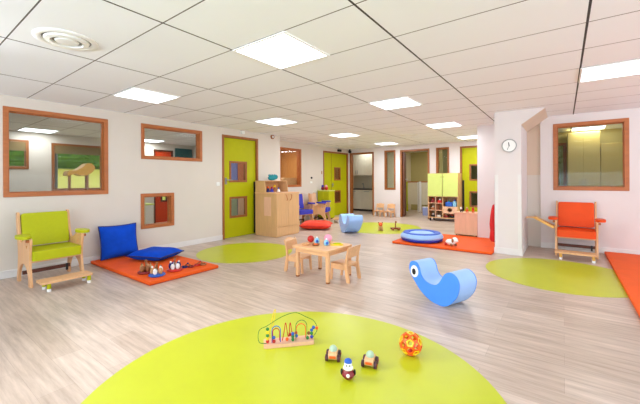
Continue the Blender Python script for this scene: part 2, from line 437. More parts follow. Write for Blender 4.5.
# skirting
def skirt(name, fn, u0, u1, label):
    b = nb(); prism_w(b, [rect(u0, u1, 0.001, .10)], fn, -.012, .001)
    struct(name, b, TRIM, label, 'baseboard', bevel=.003, smooth=False)
skirt('baseboard_left', L, -3.2, 4.283, 'white skirting along the left wall up to the green door')
skirt('baseboard_recess', Q, 6.1, 8.68, 'white skirting of the recess behind the violet chairs')
skirt('baseboard_far', F_, -5.285, -4.335, 'white skirting behind the two tiny chairs')
skirt('baseboard_right', T_, -.33, 4.48, 'white skirting behind the orange chair')
b = nb(); bx(b, -.932, -.528, 6.118, 6.13, .001, .1); bx(b, -.54, -.528, 6.13, 7.17, .001, .1)
struct('baseboard_pillar', b, TRIM, 'white skirting round the foot of the pillar', 'baseboard', smooth=False)

# ------------------------------------------------------------------ rooms beyond the glass
N_ = LW(-9.5)
HN = [(1.15, 2.02, 1.5, 2.14), (2.42, 3.50, 1.0, 2.12), (4.78, 5.36, 0, 2.14)]
wall('wall_neighbour', N_, -1.2, 6.03, HN, WALL, 'pale far wall of the neighbouring playroom seen through the glass')
window(9, N_, *HN[0], 'garden window seen at the left end of the big interior window', m=JAMB)
window(10, N_, *HN[1], 'garden window behind the wooden stool in the neighbouring room', m=JAMB)
door(6, N_, 4.78, 5.36, 2.14, 'orange door of the neighbouring room seen through the low square window', [(5.0, 5.2, 1.05, 1.6), (5.0, 5.2, .62, .95)], m=ORANGED, jamb=DARKJ, w=.04)
b = nb(); bx(b, -9.62, -5.82, -1.3, -1.2, 0, CEIL)
struct('wall_neighbour_near', b, WALL, 'near end wall of the neighbouring room', 'wall', smooth=False)
b = nb(); bx(b, -9.62, -6.42, 6.03, 6.15, 0, CEIL)
struct('wall_neighbour_end', b, WALL, 'far end wall of the neighbouring room', 'wall', smooth=False)
b = nb(); bx(b, -8.1, -8.0, 6.15, 10.42, 0, CEIL); bx(b, -8.0, -6.42, 8.55, 8.65, 0, CEIL); bx(b, -8.0, -6.42, 10.42, 10.5, 0, CEIL)
struct('wall_wood', b, WARMW, 'warm wooden wall seen through the recess window', 'wall', smooth=False)
b = nb(); bx(b, -7.5, -7.4, 10.42, 12.1, 0, CEIL); bx(b, -7.4, -5.0, 12.0, 12.1, 0, CEIL); bx(b, -5.1, -5.0, 10.42, 13.0, 0, CEIL)
struct('wall_kitchen', b, CREAM, 'cream walls of the kitchenette', 'wall', smooth=False)
b = nb(); bx(b, -5.0, -1.42, 13.0, 13.1, 0, CEIL); bx(b, -3.1, -3.0, 10.42, 13.0, 0, CEIL)
struct('wall_washroom', b, OLIVE, 'olive washroom wall above the low partitions', 'wall', smooth=False)
wall('wall_store', FW(9.7), -.7, 4.6, [(-.42, .06, 0, 2.08)], OLIVE, 'olive back wall of the room behind the right window', .1)
b = nb(); bx(b, -.7, -.6, 7.47, 9.7, 0, CEIL); struct('wall_store_side', b, OLIVE, 'side wall of the room behind the right window', 'wall', smooth=False)
window(12, FW(9.7), -.42, .06, 0, 2.08, 'glazed garden door at the left edge of the right window', m=JAMB)
# roller blinds of the garden windows, lockers by the end wall
for n_, hn in ((9, HN[0]), (10, HN[1])):
    b = nb(); bx(b, -9.49, -9.47, hn[0] + .06, hn[1] - .06, hn[3] - .24, hn[3] - .055)
    obj('roller_blind', b, BLIND, bpy.data.objects['window_%d' % n_], smooth=False)
for xa, xb, m_, lab in ((-7.52, -6.97, LAV, 'lavender locker seen through the panes of the green door by the cabinet'), (-6.96, -6.52, CORAL, 'coral locker seen through the panes of the green door by the cabinet')):
    t = thing('locker', lab, 'locker', ((xa + xb) / 2, 5.86, 0)); h = (xb - xa) / 2
    b = nb(); bx(b, -h, h, -.12, .16, 0, 1.9); obj('carcass', b, m_, t, bevel=.005)
    b = nb(); bx(b, -h + .01, h - .01, -.14, -.12, .95, 1.88); obj('door', b, m_, t, bevel=.004)
    b = nb(); bx(b, -h + .01, h - .01, -.14, -.12, .05, .93); obj('door', b, SAGE if m_ is LAV else PINKW, t, bevel=.004)
b = nb(); bx(b, -9.5, -9.46, 5.42, 5.98, 1.45, 2.22); tag(obj('notice_board', b, TEALP, bevel=.004), 'dark teal board at the right end of the wide shallow window', 'board')
# outside: rising lawn and hedge seen through the neighbouring room
b = nb(); prism(b, [[(-9.62, -.4), (-9.62, -.02), (-10.6, 0), (-16.5, 1.75), (-22, 2.0), (-22, -.4)]], lambda u, v, y: (u, y, v), -10, 16)
tag(obj('lawn', b, LAWN, smooth=False), 'sunny rising lawn outside beyond the neighbouring room', 'lawn', kind='structure')
PALEH = mat('pale_hedge_leaves', (120, 130, 60), .9, 0, 9, c2=(214, 216, 170), bump=.5)
def hedge(x, y, w, h, label, m=HEDGE):
    b = nb(); bmesh.ops.create_icosphere(b, subdivisions=5, radius=1)
    for v in b.verts:
        p = v.co.copy(); k = 1 + .10 * math.sin(9 * p.x + 4 * p.z) * math.sin(8 * p.y) + random.uniform(-.05, .05)
        e = [math.copysign(abs(c) ** .55, c) for c in p]
        v.co = Vector((e[0] * .6 * k, e[1] * w * k, (e[2] * .5 + .5) * h * k))
    tag(obj('hedge', b, m, loc=(x, y, 1.6), smooth=False), label, 'hedge', 'garden hedges')
hedge(-17.0, 3.2, 3.6, 1.6, 'dark green hedge outside behind the wooden stool in the big interior window')
hedge(-17.2, 10.6, 3.2, 1.6, 'dark green hedge outside beyond the orange door')
hedge(-.4, 12.6, 1.6, 3.4, 'pale green hedge outside the glazed garden door', PALEH); bpy.data.objects['hedge.002'].location.z = -.03
b = nb(); cyl(b, (0, 0, 0), (0, 0, 3.0), .11, .10, 16); cyl(b, (0, 0, 3.0), (0, 0, 3.05), .16, .16, 16)
tag(obj('garden_post', b, SLATE, loc=(-12.2, 3.15, .35)), 'dark post outside the garden window left of the wooden stool', 'post')

# ------------------------------------------------------------------ ceiling fixtures
def make_light():
    t = thing('ceiling_light', 'x', 'ceiling light', (0, 0, CEIL), 0, 'square recessed ceiling lights')
    s = .295
    b = nb(); prism(b, [rect(-s, s, -s, s), rect(-s + .018, s - .018, -s + .018, s - .018)], lambda u, v, t_: (u, v, t_), -.010, .002)
    obj('light_frame', b, WHITE, t, smooth=False)
    b = nb(); bx(b, -s + .018, s - .018, -s + .018, s - .018, -.006, 0)
    obj('diffuser', b, LAMP, t, smooth=False)
    return t
LX, LY = 2.38, 2.385
def lp(i, j): return (-2.24 + .297 + LX * i, 1.79 + .298 + LY * j, CEIL)
light0 = make_light()
lights = [(0, 0, 'large square ceiling light nearest the camera'), (-1, 0, 'square ceiling light above the blue cushions by the left wall'),
          (-1, 1, 'square ceiling light in front of the green door beside the cabinet'), (0, 1, 'square ceiling light above the blue whale rocker'),
          (1, 1, 'square ceiling light above the right green floor patch, cut by the right picture edge'),
          (-1, 2, 'small far ceiling light in front of the double green door'), (0, 2, 'far ceiling light above the blue ring nest'),
          (0, 3, 'far ceiling light in front of the green door by the pink toy chest'), (-1, 3, 'far ceiling light above the narrow window and tiny chairs'),
          (-2, 0, 'ceiling light nearest the glass inside the neighbouring room, seen through the big interior window'),
          (-3, 0, 'ceiling light deep inside the neighbouring room, seen through the big interior window'),
          (-2, 1, 'ceiling light seen at the right of the wide shallow window'), (-3, 1, 'ceiling light seen at the left of the wide shallow window'),
          (1, 0, 'ceiling light out of view on the near right'), (0, -1, 'ceiling light out of view above the camera'),
          (-1, -1, 'ceiling light out of view on the near left'), (1, -1, 'ceiling light out of view behind the camera right'),  # fixtures out of view are assumed by continuing the light grid
          (1, 3, 'ceiling light of the room behind the right window')]
for i, (a, c, lab) in enumerate(lights):
    if i == 0: light0.location = lp(a, c); light0['label'] = lab
    else: dup(light0, lab, lp(a, c))
dup(light0, 'ceiling light behind the double green door', (-7.2, 9.5, CEIL)); dup(light0, 'ceiling light inside the kitchenette', (-6.1, 11.0, CEIL)); dup(light0, 'ceiling light inside the washroom', (-3.75, 11.7, CEIL))
dup(light0, 'ceiling light of the room behind the recess window', (-7.2, 7.4, CEIL)); dup(light0, 'ceiling light of the passage behind the far narrow window', (-2.2, 11.4, CEIL))  # unseen fixtures added to light the rooms behind the openings
def vent():
    t = thing('ceiling_vent', 'round white air diffuser in the ceiling at the upper left', 'vent', (-3.10, .89, CEIL), 0, 'round ceiling air vents')
    b = nb(); lathe(b, [(.205, .001), (.205, -.006), (.19, -.014), (.165, -.012), (.155, 0.0005)], 48); obj('outer_ring', b, WHITE, t)
    b = nb(); lathe(b, [(.145, -.004), (.14, -.018), (.105, -.022), (.098, -.004)], 48); obj('inner_ring', b, WHITE, t)
    b = nb(); lathe(b, [(0, -.026), (.07, -.022), (.078, -.012), (.06, -.002), (0, -.002)], 40); obj('centre_cone', b, WHITE, t)
    b = nb(); lathe(b, [(0, -.001), (.16, -.001), (.16, .0005), (0, .0005)], 40); obj('throat', b, GREY, t)
    return t
v0 = vent(); dup(v0, 'round white air diffuser in the ceiling in front of the far wall', (-3.05, 7.80, CEIL))

# ------------------------------------------------------------------ wall fittings
b = nb(); cyl(b, (XL, 5.75, 2.285), (XL + .03, 5.75, 2.285), .055, .05, 24); cyl(b, (XL + .03, 5.75, 2.285), (XL + .042, 5.75, 2.285), .028, .02, 20, 1)
tag(obj('smoke_detector', b, [JAMB, WHITE]), 'small round detector on the wall above the beech cabinet', 'detector')
b = nb(); bx(b, XL, XL + .05, 4.78, 4.86, 2.25, 2.32); tag(obj('door_sensor', b, WHITE, bevel=.008), 'small white box on the wall above the green door by the cabinet', 'sensor')
plate('light_switch', L, 4.18, 1.16, .08, .08, WHITE, 'white light switch left of the green door by the cabinet', 'switch')
plate('thermostat', Q, 8.05, 1.16, .10, .06, WHITE, 'white wall plate below the black dot in the recess', 'switch')
b = nb(); cyl(b, (XR, 8.06, 1.30), (XR + .03, 8.06, 1.30), .032, .028, 20); tag(obj('wall_button', b, BLACK), 'round black button on the recess wall left of the double door', 'button')
plate('notice_plate', Q, 8.61, 1.47, .05, .1, TAN, 'small tan plate on the jamb left of the double door', 'plate')
b = nb(); bx(b, XR, XR + .06, 9.52, 9.72, 2.21, 2.29); tag(obj('exit_lamp', b, BLACK, bevel=.01), 'small dark box above the double green door', 'lamp')
b = nb(); sph(b, (XR + .10, YF - .10, 2.245), .06, 18, 10); cyl(b, (XR + .10, YF - .10, 2.28), (XR + .10, YF - .10, CEIL), .03, .035, 14)
tag(obj('dome_camera', b, BLACK), 'black ball-shaped sensor in the ceiling corner by the double door', 'sensor')
# clock on the pillar
ck = thing('wall_clock', 'round white wall clock on the pillar', 'clock', (-.705, 6.13, 1.77))
def ring_y(b, prof, n=40, mi=0):
    # lathe about the y axis, towards the room (-y)
    bb = nb(); lathe(bb, prof, n)
    M = Matrix.Rotation(R(90), 4, 'X'); bb.transform(M)
    me = bpy.data.meshes.new('tmp'); bb.to_mesh(me); bb.free(); b.from_mesh(me); bpy.data.meshes.remove(me)
b = nb(); ring_y(b, [(0, 0), (.105, 0), (.108, .025), (.098, .034), (.094, .024), (0, .024)]); obj('clock_case', b, mat('clock_rim_grey', (176, 174, 176), .4), ck)
b = nb(); ring_y(b, [(0, .0245), (.093, .0245), (.093, .026), (0, .026)]); obj('dial', b, WHITE, ck)
b = nb()
for k in range(12):
    t = R(30 * k); cx, cz = .08 * math.sin(t), .08 * math.cos(t); bx(b, cx - .004, cx + .004, -.0275, -.026, cz - .006, cz + .006)
b.free()
for nm, ang, ln, w in (('hour_hand', 352, .055, .009), ('minute_hand', 352 - 150, .075, .004)):
    b = nb(); t = R(ang); tube(b, [(-.012 * math.sin(t), -.029, -.012 * math.cos(t)), (ln * math.sin(t), -.029, ln * math.cos(t))], w * .7, 6); obj(nm, b, BLACK, ck)

# ------------------------------------------------------------------ bench chairs (high-backed wooden feeding chairs)
def smooth_loop(pts, n=4):
    P = [Vector((p[0], p[1])) for p in pts]; o = []; N = len(P)
    for i in range(N):
        a, b_, c, d = P[i - 1], P[i], P[(i + 1) % N], P[(i + 2) % N]
        for k in range(n):
            t = k / n
            o.append(tuple(0.5 * ((2 * b_) + (c - a) * t + (2 * a - 5 * b_ + 4 * c - d) * t * t + (3 * b_ - a - 3 * c + d) * t ** 3)))
    return o
HEART = [(.11 + .028 * 16 * math.sin(t) ** 3 / 16, .455 + .028 * (13 * math.cos(t) - 5 * math.cos(2 * t) - 2 * math.cos(3 * t) - math.cos(4 * t)) / 15) for t in [2 * PI * k / 24 for k in range(24)]]
SIDE = [(.25, 0), (.235, .10), (.20, .26), (.205, .40), (.235, .53), (.19, .565), (.06, .56), (-.05, .50), (-.14, .50), (-.20, .62), (-.235, .81), (-.262, .84), (-.30, .83), (-.285, .66), (-.225, .38), (-.235, .2), (-.27, 0), (-.20, 0), (-.19, .10), (-.13, .20), (-.02, .245), (.09, .21), (.16, .11), (.175, 0)]
def make_bench(label, vinyl, loc, rotz, group=None, foot=True, footc=LIMEV, tray=False, backm=None):
    t = thing('bench_chair', label, 'chair', loc, rotz, group)
    outer = smooth_loop(SIDE, 3)
    for s in (-1, 1):
        b = nb(); prism(b, [outer, HEART], lambda u, v, y: (u, y, v), s * .245, s * .27)
        obj('side_panel', b, BEECH2, t, bevel=.004)
        b = nb(); prism(b, [[(.11 + .135 * math.cos(a) * (1 if math.cos(a) > 0 else 1.15), s * (.30 + .065 * math.sin(a))) for a in [2 * PI * k / 28 for k in range(28)]]], lambda u, v, z: (u, v, z), .562, .598)
        obj('arm_pad', b, vinyl, t, bevel=.012, seg=3)
        b = nb(); cyl(b, (.20, s * .27, .535), (.20, s * .30, .535), .017, .017, 14); obj('arm_knob', b, FRAME, t)
    b = nb(); prism(b, [rrect(-.22, .25, -.243, .243, .03)], lambda u, v, z: (u, v, z), .30, .41)
    obj('seat_cushion', b, vinyl, t, bevel=.025, seg=3)
    b = nb(); bx(b, -.24, .20, -.245, .245, .275, .30); obj('seat_board', b, BEECH, t, bevel=.003)
    b = nb(); prism(b, [rrect(-.238, .238, .0, .41, .03)], lambda u, v, k: (k, u, v), -.03, .03)
    M = Matrix.Translation((-.175, 0, .425)) @ Matrix.Rotation(R(-10), 4, 'Y'); b.transform(M)
    obj('back_cushion', b, backm or vinyl, t, bevel=.022, seg=3)
    b = nb(); bx(b, -.17, -.14, -.245, .245, .085, .13); obj('stretcher', b, DARKJ, t, bevel=.003)
    b = nb(); bx(b, -.135, -.115, .19, .215, .05, .14); obj('stop_block', b, BLACK, t, bevel=.004)
    if foot:
        b = nb(); prism(b, [rrect(.40, .61, -.265, .235, .03)], lambda u, v, z: (u, v, z), .092, .116)
        f = obj('footrest', b, BEECH, t, bevel=.004)
        for x, y in ((.57, -.19), (.57, .20), (.42, -.19), (.42, .20)):
            b = nb(); cyl(b, (x, y, .03), (x, y, .092), .020, .020, 16); obj('footrest_leg', b, footc, f)
            b = nb(); cyl(b, (x, y, 0), (x, y, .03), .021, .021, 16); obj('foot_tip', b, WHITE, f)
    if tray:
        b = nb(); prism(b, [[(-.29, .42), (-.27, .45), (-.54, .60), (-.58, .585)]], lambda u, v, x: (x, u, v), .06, .26)
        tr = obj('swing_tray', b, YTRAY, t, bevel=.006)
        b = nb(); prism(b, [[(-.53, .575), (-.53, .60), (-.675, .585), (-.675, .565)]], lambda u, v, x: (x, u, v), .09, .23)
        obj('tray_lip', b, BEECH, tr, bevel=.005)
        b = nb(); cyl(b, (.05, -.27, .43), (.05, -.32, .44), .016, .016, 12); obj('tray_hinge', b, WHITE, tr)
    return t
YTRAY = mat('yellow_wood', (226, 172, 86), 0.4, 0.06, 5, (1, 7, 7))
g1 = make_bench('lime green upholstered beech bench chair with footrest under the big window', LIMEV, (-5.2, 1.32, 0), R(2))
g2 = make_bench('orange upholstered beech bench chair with swung-out tray by the right wall', ORANGE, (.16, 6.785, 0), R(-91), tray=True, footc=YTRAY)
# the orange one has its footrest pulled nearer
for ch in g2.children:
    if ch.name.startswith('footrest'): ch.location.x = -.02
make_bench('violet upholstered beech bench chair next to the beech cabinet', PURPLE, (-5.86, 7.02, 0), R(-10), 'violet bench chairs', foot=False)
make_bench('violet bench chair with tan wooden backrest beside the low green cupboard', PURPLE, (-5.80, 7.86, 0), R(22), 'violet bench chairs', foot=True, footc=WHITE, backm=PINKW)

# ------------------------------------------------------------------ soft play
def floor_mat_thing(x0, x1, y0, y1, label, h=.045):
    t = thing('play_mat', label, 'mat', ((x0 + x1) / 2, (y0 + y1) / 2, 0))
    w, d = (x1 - x0) / 2, (y1 - y0) / 2
    b = nb(); bx(b, -w, w, -d, d, .006, h); obj('mat_top', b, MATO, t, bevel=.010, seg=3)
    b = nb(); bx(b, -w + .006, w - .006, -d + .006, d - .006, 0, .012); obj('mat_base', b, MATE, t, bevel=.003)
    return t
floor_mat_thing(-5.66, -3.89, 1.90, 2.86, 'orange play mat against the left wall under the blue cushions')
floor_mat_thing(-2.66, -.935, 5.92, 7.33, 'orange play mat under the blue ring nest')
floor_mat_thing(.53, 2.1, 2.3, 7.06, 'orange play mat at the right picture edge')
def cushion_bm(w, d, h, n=22, pinch=.07, sag=0.0):
    b = nb(); g = {}
    for s in (1, -1):
        for i in range(n + 1):
            for j in range(n + 1):
                u, v = 2 * i / n - 1, 2 * j / n - 1
                e = max(0, (1 - u ** 4) * (1 - v ** 4)) ** .55
                x = w / 2 * u * (1 - pinch * (1 - v * v) * u * u); y = d / 2 * v * (1 - pinch * (1 - u * u) * v * v)
                z = s * h / 2 * e * (1 + .05 * math.sin(5 * u + 2) * math.cos(4 * v))
                edge = i in (0, n) or j in (0, n)
                if edge and s == -1: g[(s, i, j)] = g[(1, i, j)]
                else: g[(s, i, j)] = b.verts.new((x, y, z + sag * (u * u + v * v)))
        for i in range(n):
            for j in range(n):
                b.faces.new((g[(s, i, j)], g[(s, i + 1, j)], g[(s, i + 1, j + 1)], g[(s, i, j + 1)]))
    return b
def rim_pts(w, d, pinch=.07, n=14, sag=0.0):
    o = []
    def P(u, v): return (w / 2 * u * (1 - pinch * (1 - v * v) * u * u), d / 2 * v * (1 - pinch * (1 - u * u) * v * v), sag * (u * u + v * v))
    for k in range(n): o.append(P(-1 + 2 * k / n, -1))
    for k in range(n): o.append(P(1, -1 + 2 * k / n))
    for k in range(n): o.append(P(1 - 2 * k / n, 1))
    for k in range(n): o.append(P(-1, 1 - 2 * k / n))
    return o
def cushion(label, w, d, h, loc, rot, m=BLUE, mp=BLUEP, group=None, sag=0.0):
    t = thing('cushion', label, 'cushion', loc, 0, group); t.rotation_euler = rot
    obj('cushion_body', cushion_bm(w, d, h, sag=sag), m, t)
    b = nb(); tube(b, rim_pts(w, d, sag=sag), .009, 6, closed=True); obj('piping', b, mp, t)
    return t
cushion('blue cushion standing upright against the left wall', .54, .50, .16, (-5.55, 2.25, .302), (R(90), 0, R(90)))
bpy.data.objects['cushion'].rotation_euler = (R(79), 0, R(90))
cushion('blue cushion lying flat on the orange mat', .60, .52, .15, (-5.02, 2.55, .12), (0, 0, R(22)), sag=0.0)
cushion('red-orange floor cushion in front of the violet chairs', .78, .62, .19, (-5.02, 6.62, .105), (0, 0, R(30)), CUSHO, REDF)

# rocking whale
WH = [(-.345, .365), (-.30, .355), (-.268, .31), (-.255, .262), (-.225, .215), (-.17, .185), (-.10, .178), (-.045, .198), (-.005, .245), (.03, .305), (.075, .34), (.125, .343), (.172, .315), (.198, .262), (.195, .20), (.17, .13), (.125, .07), (.07, .022), (.015, .002), (-.05, .0015), (-.12, .012), (-.20, .045), (-.275, .10), (-.335, .165), (-.385, .225), (-.405, .275), (-.40, .325), (-.38, .355)]
def make_whale(label, loc, rotz, group, sidem=None, eyes=True):
    t = thing('whale_rocker', label, 'rocker', loc, rotz, group)
    outer = smooth_loop(WH, 3)
    b = nb(); prism(b, [outer], lambda u, v, y: (u, y, v), .012, .262); obj('body', b, WHALET, t, bevel=.008, seg=3)
    inset = [(p[0], p[1]) for p in outer]
    for y0, y1 in ((0, .014), (.26, .274)):
        b = nb(); prism(b, [inset], lambda u, v, y: (u, y, v), y0, y1); sp_ = obj('side_face', b, sidem or WHALES, t, bevel=.004)
        if not eyes: continue
        yy = (-.004, .001) if y0 == 0 else (.273, .278); y2 = (-.007, -.003) if y0 == 0 else (.277, .281)
        b = nb(); prism(b, [[(-.330 + .050 * math.cos(a), .262 + .062 * math.sin(a)) for a in [2 * PI * k / 32 for k in range(32)]]], lambda u, v, y: (u, y, v), *yy); obj('eye_white', b, WHITE, sp_)
        b = nb(); prism(b, [[(-.335 + .024 * math.cos(a), .258 + .032 * math.sin(a)) for a in [2 * PI * k / 24 for k in range(24)]]], lambda u, v, y: (u, y, v), *y2); obj('pupil', b, BLACK, sp_)
    return t
make_whale('blue foam whale rocker with white eye in the middle of the floor', (-.961, 3.264, 0), R(-21.5), 'blue foam whale rockers')
make_whale('pale blue foam whale rocker far back, seen end-on near the kitchenette', (-3.98, 6.78, 0), R(141), 'blue foam whale rockers', WHALET, False).scale = (1.2, 1.2, 1.2)

# ring nest on the middle mat
rn = thing('ring_nest', 'round blue foam ring nest on the middle orange mat', 'foam nest', (-2.23, 6.34, .045)); rn.scale = (.94, .94, .80)
b = nb(); lathe(b, [(0, 0), (.37, 0), (.405, .02), (.415, .055), (.40, .07), (0, .07)], 64); obj('base', b, RINGB, rn)
b = nb(); lathe(b, [(.30, .07), (.40, .068), (.425, .10), (.415, .145), (.375, .185), (.33, .19), (.29, .17), (.28, .12)], 64); obj('tube', b, WHALET, rn)
b = nb(); lathe(b, [(.375, .183), (.365, .206), (.31, .212), (.265, .195), (.25, .15), (.28, .12)], 64); obj('rim', b, RINGM, rn)
b = nb(); lathe(b, [(0, .205), (.12, .203), (.22, .195), (.262, .17), (.26, .07), (0, .07)], 48); obj('centre_cushion', b, WHALET, rn)

# ------------------------------------------------------------------ nursery table and chairs
tb = thing('play_table', 'low square beech play table covered with small toys', 'table', (-2.485, 3.40, 0), R(-3))
b = nb(); prism(b, [rrect(-.29, .29, -.275, .275, .04)], lambda u, v, z: (u, v, z), .375, .40); obj('tabletop', b, BEECH, tb, bevel=.005, seg=3)
b = nb(); prism(b, [rect(-.245, .245, -.23, .23), rect(-.225, .225, -.21, .21)], lambda u, v, z: (u, v, z), .32, .375); obj('apron', b, BEECH, tb, bevel=.003)
for x in (-.245, .245):
    for y in (-.20, .25):
        b = nb(); cyl(b, (x, y, .02), (x, y, .376), .026, .028, 18); lg = obj('leg', b, BEECH2, tb)
        b = nb(); cyl(b, (x, y, 0), (x, y, .02), .024, .026, 16); obj('foot_cap', b, BROWN, lg)
def make_chair(label, loc, rotz, group):
    # faces +x; seat 0.22 m, back 0.43 m
    t = thing('nursery_chair', label, 'chair', loc, rotz, group)
    b = nb(); prism(b, [rrect(-.125, .13, -.125, .125, .03)], lambda u, v, z: (u, v, z), .185, .205); obj('seat', b, BEECH, t, bevel=.005)
    for s in (-1, 1):
        b = nb(); prism(b, [smooth_loop([(-.165, 0), (-.15, .10), (-.132, .22), (-.14, .33), (-.165, .415), (-.15, .42), (-.128, .36), (-.105, .25), (-.10, .2), (-.105, .1), (-.125, 0)], 2)], lambda u, v, y: (u, y, v), s * .112, s * .138)
        obj('rear_leg', b, BEECH2, t, bevel=.005)
        b = nb(); cyl(b, (.115, s * .112, 0), (.10, s * .11, .19), .016, .02, 14); obj('front_leg', b, BEECH2, t)
        b = nb(); bx(b, -.11, .105, s * .105, s * .125, .14, .185); obj('side_rail', b, BEECH, t, bevel=.003)
    b = nb(); N = 12; prev = None
    top = [(.135 * (2 * k / N - 1), .405 + .03 * math.cos((2 * k / N - 1) * PI / 2)) for k in range(N + 1)]
    prism(b, [[(-.135, .285)] + [(.135, .285)] + top[::-1]], lambda u, v, x: (x - .035 * (1 - (u / .14) ** 2) - (v - .3) * .22, u, v), -.128, -.112)
    obj('backrest', b, BEECH, t, bevel=.004)
    return t
c0 = make_chair('small beech chair on the left of the play table', (-2.90, 3.44, 0), R(8), 'small beech nursery chairs')
dup(c0, 'small beech chair on the right of the play table', (-2.205, 3.475, 0), R(178))
dup(c0, 'tiny beech chair at the far wall, next to the kitchenette doorway', (-4.99, 10.03, 0), R(-90))
dup(c0, 'tiny beech chair at the far wall, next to the washroom doorway', (-4.60, 10.03, 0), R(-92))

# toys on the table (table top z = .40)
def ball(name, label, r, loc, m, group=None, cat='ball'):
    b = nb(); sph(b, (0, 0, r), r, 24, 14); return tag(obj(name, b, m, loc=loc), label, cat, group)
ball('toy_ball', 'red ball on the play table', .046, (-2.71, 3.45, .40), RED)
ball('toy_ball', 'pink ball on the play table', .054, (-2.52, 3.58, .40), PINK)
def egg(label, loc, rot):
    t = thing('egg_toy', label, 'toy', loc, rot, 'pale blue egg toys on the table')
    b = nb(); lathe(b, [(0, 0), (.026, .002), (.036, .02), (.034, .045), (.024, .065), (.01, .075), (0, .077)], 20); obj('body', b, SKYB, t)
    b = nb(); sph(b, (.033, 0, .034), (.009, .018, .02), 14, 8); obj('face', b, TBLUE, t)
    b = nb(); sph(b, (0, 0, .078), .012, 12, 8); obj('tip', b, WHITE, t)
egg('pale blue egg toy next to the red ball', (-2.60, 3.44, .40), R(-50)); egg('pale blue egg toy in front of the pink ball', (-2.42, 3.40, .40), R(-40))
bl = thing('leaf_puzzle', 'yellow-green flat puzzle toy on the right of the table', 'toy', (-2.33, 3.50, .40), R(40))
b = nb(); prism(b, [rrect(-.08, .08, -.045, .045, .02)], lambda u, v, z: (u, v, z), 0, .014); obj('tray', b, YELLOW, bl, bevel=.003)
b = nb(); sph(b, (.01, 0, .018), (.055, .03, .012)); obj('leaf', b, LIMEV, bl)
def dish(label, loc, m, m2):
    t = thing('toy_dish', label, 'toy', loc)
    b = nb(); lathe(b, [(0, .004), (.035, .005), (.05, .02), (.055, .02), (.04, 0), (0, 0)], 28); obj('dish', b, m, t)
    b = nb(); sph(b, (0, 0, .012), (.03, .024, .014)); obj('filling', b, m2, t)
dish('orange-brown toy dish in front of the egg toys', (-2.53, 3.32, .40), BROWN, OBO); dish('pale tan toy dish on the near left of the table', (-2.66, 3.27, .40), BEECH, TAN)

# ------------------------------------------------------------------ toys on the foreground green patch
mz = thing('bead_maze', 'wooden bead maze with coloured wires on the big green patch', 'toy', (-1.665, 1.845, .0025), R(46.6)); mz.scale = (.93, .93, .95)
b = nb(); prism(b, [rrect(-.20, .20, -.055, .055, .012)], lambda u, v, z: (u, v, z), 0, .028); obj('base_board', b, PINKW, mz, bevel=.004)
def arc(x0, x1, y0, y1, z0, h, n=16, p=.6):
    return [(x0 + (x1 - x0) * k / n, y0 + (y1 - y0) * k / n, z0 + h * math.sin(PI * k / n) ** p) for k in range(n + 1)]
def spline(pts, n=6):
    P = [Vector(p) for p in pts]; P = [P[0]] + P + [P[-1]]; o = []
    for i in range(1, len(P) - 2):
        for k in range(n):
            t = k / n; a, b_, c, d = P[i - 1:i + 3]
            o.append(0.5 * ((2 * b_) + (c - a) * t + (2 * a - 5 * b_ + 4 * c - d) * t * t + (3 * b_ - a - 3 * c + d) * t ** 3))
    o.append(P[-2]); return o
def uu(x0, x1, y, h):
    r = (x1 - x0) / 2; c = (x0 + x1) / 2
    return [(x0, y, .022)] + [(c - r * math.cos(PI * k / 14), y, h - r + r * math.sin(PI * k / 14)) for k in range(15)] + [(x1, y, .022)]
wires = [('blue', TBLUE, uu(-.135, -.068, -.02, .155)), ('red', RED, uu(-.128, -.075, .005, .125)),
         ('green', GREEN, uu(.055, .145, -.02, .185)), ('red', OBO, uu(.062, .14, .02, .14)),
         ('red', RED, spline([(-.055, .0, .02), (-.04, .0, .08), (-.025, .0, .165), (-.01, .0, .08), (.0, .0, .06), (.012, 0, .165), (.024, .0, .09), (.036, .0, .03)])),
         ('yellow', YELLOW, spline([(-.16, .035, .02), (-.14, .035, .15), (-.115, .035, .25), (-.105, .035, .25), (-.125, .035, .13), (-.14, .03, .03)])),
         ('green', GREEN, spline([(-.165, -.02, .026), (-.235, -.04, .05), (-.235, -.02, .13), (-.17, .01, .15), (-.05, .04, .20), (.06, .05, .22), (.15, .045, .18), (.21, .03, .15), (.235, .01, .09), (.19, -.01, .03)]))]
for nm, m, pts in wires:
    b = nb(); tube(b, pts, .0036 if m is not GREEN else .0026, 6); obj('wire', b, m, mz)
beads = [(-.17, -.03, .045, RED), (-.17, -.03, .068, YELLOW), (-.17, -.03, .09, GREEN), (-.17, -.03, .115, YELLOW), (-.17, -.03, .14, GREEN), (-.12, -.03, .042, RED), (-.12, -.02, .066, TBLUE),
         (-.015, -.02, .045, OBO), (.012, .015, .062, RED), (.03, -.03, .042, GREEN), (.03, -.03, .066, GREEN), (.03, -.03, .088, TBLUE), (.062, 0, .055, TBLUE),
         (.15, -.02, .042, GREEN), (.165, .01, .065, BROWN), (.185, -.015, .045, PURPLE), (.185, -.015, .072, GREEN), (.185, -.015, .098, TBLUE), (.20, -.02, .12, TBLUE), (.232, .01, .10, OBO), (.06, .02, .07, RED)]
for x, y, z_, m in beads:
    b = nb(); sph(b, (x, y, z_), .0135, 14, 8); obj('bead', b, m, mz)
b = nb()
for x, y, z1 in ((-.17, -.03, .15), (.03, -.03, .10), (.185, -.015, .115), (-.12, -.03, .055), (.15, -.02, .05)): cyl(b, (x, y, .02), (x, y, z1), .004, .004, 8)
obj('peg', b, BEECH, mz)
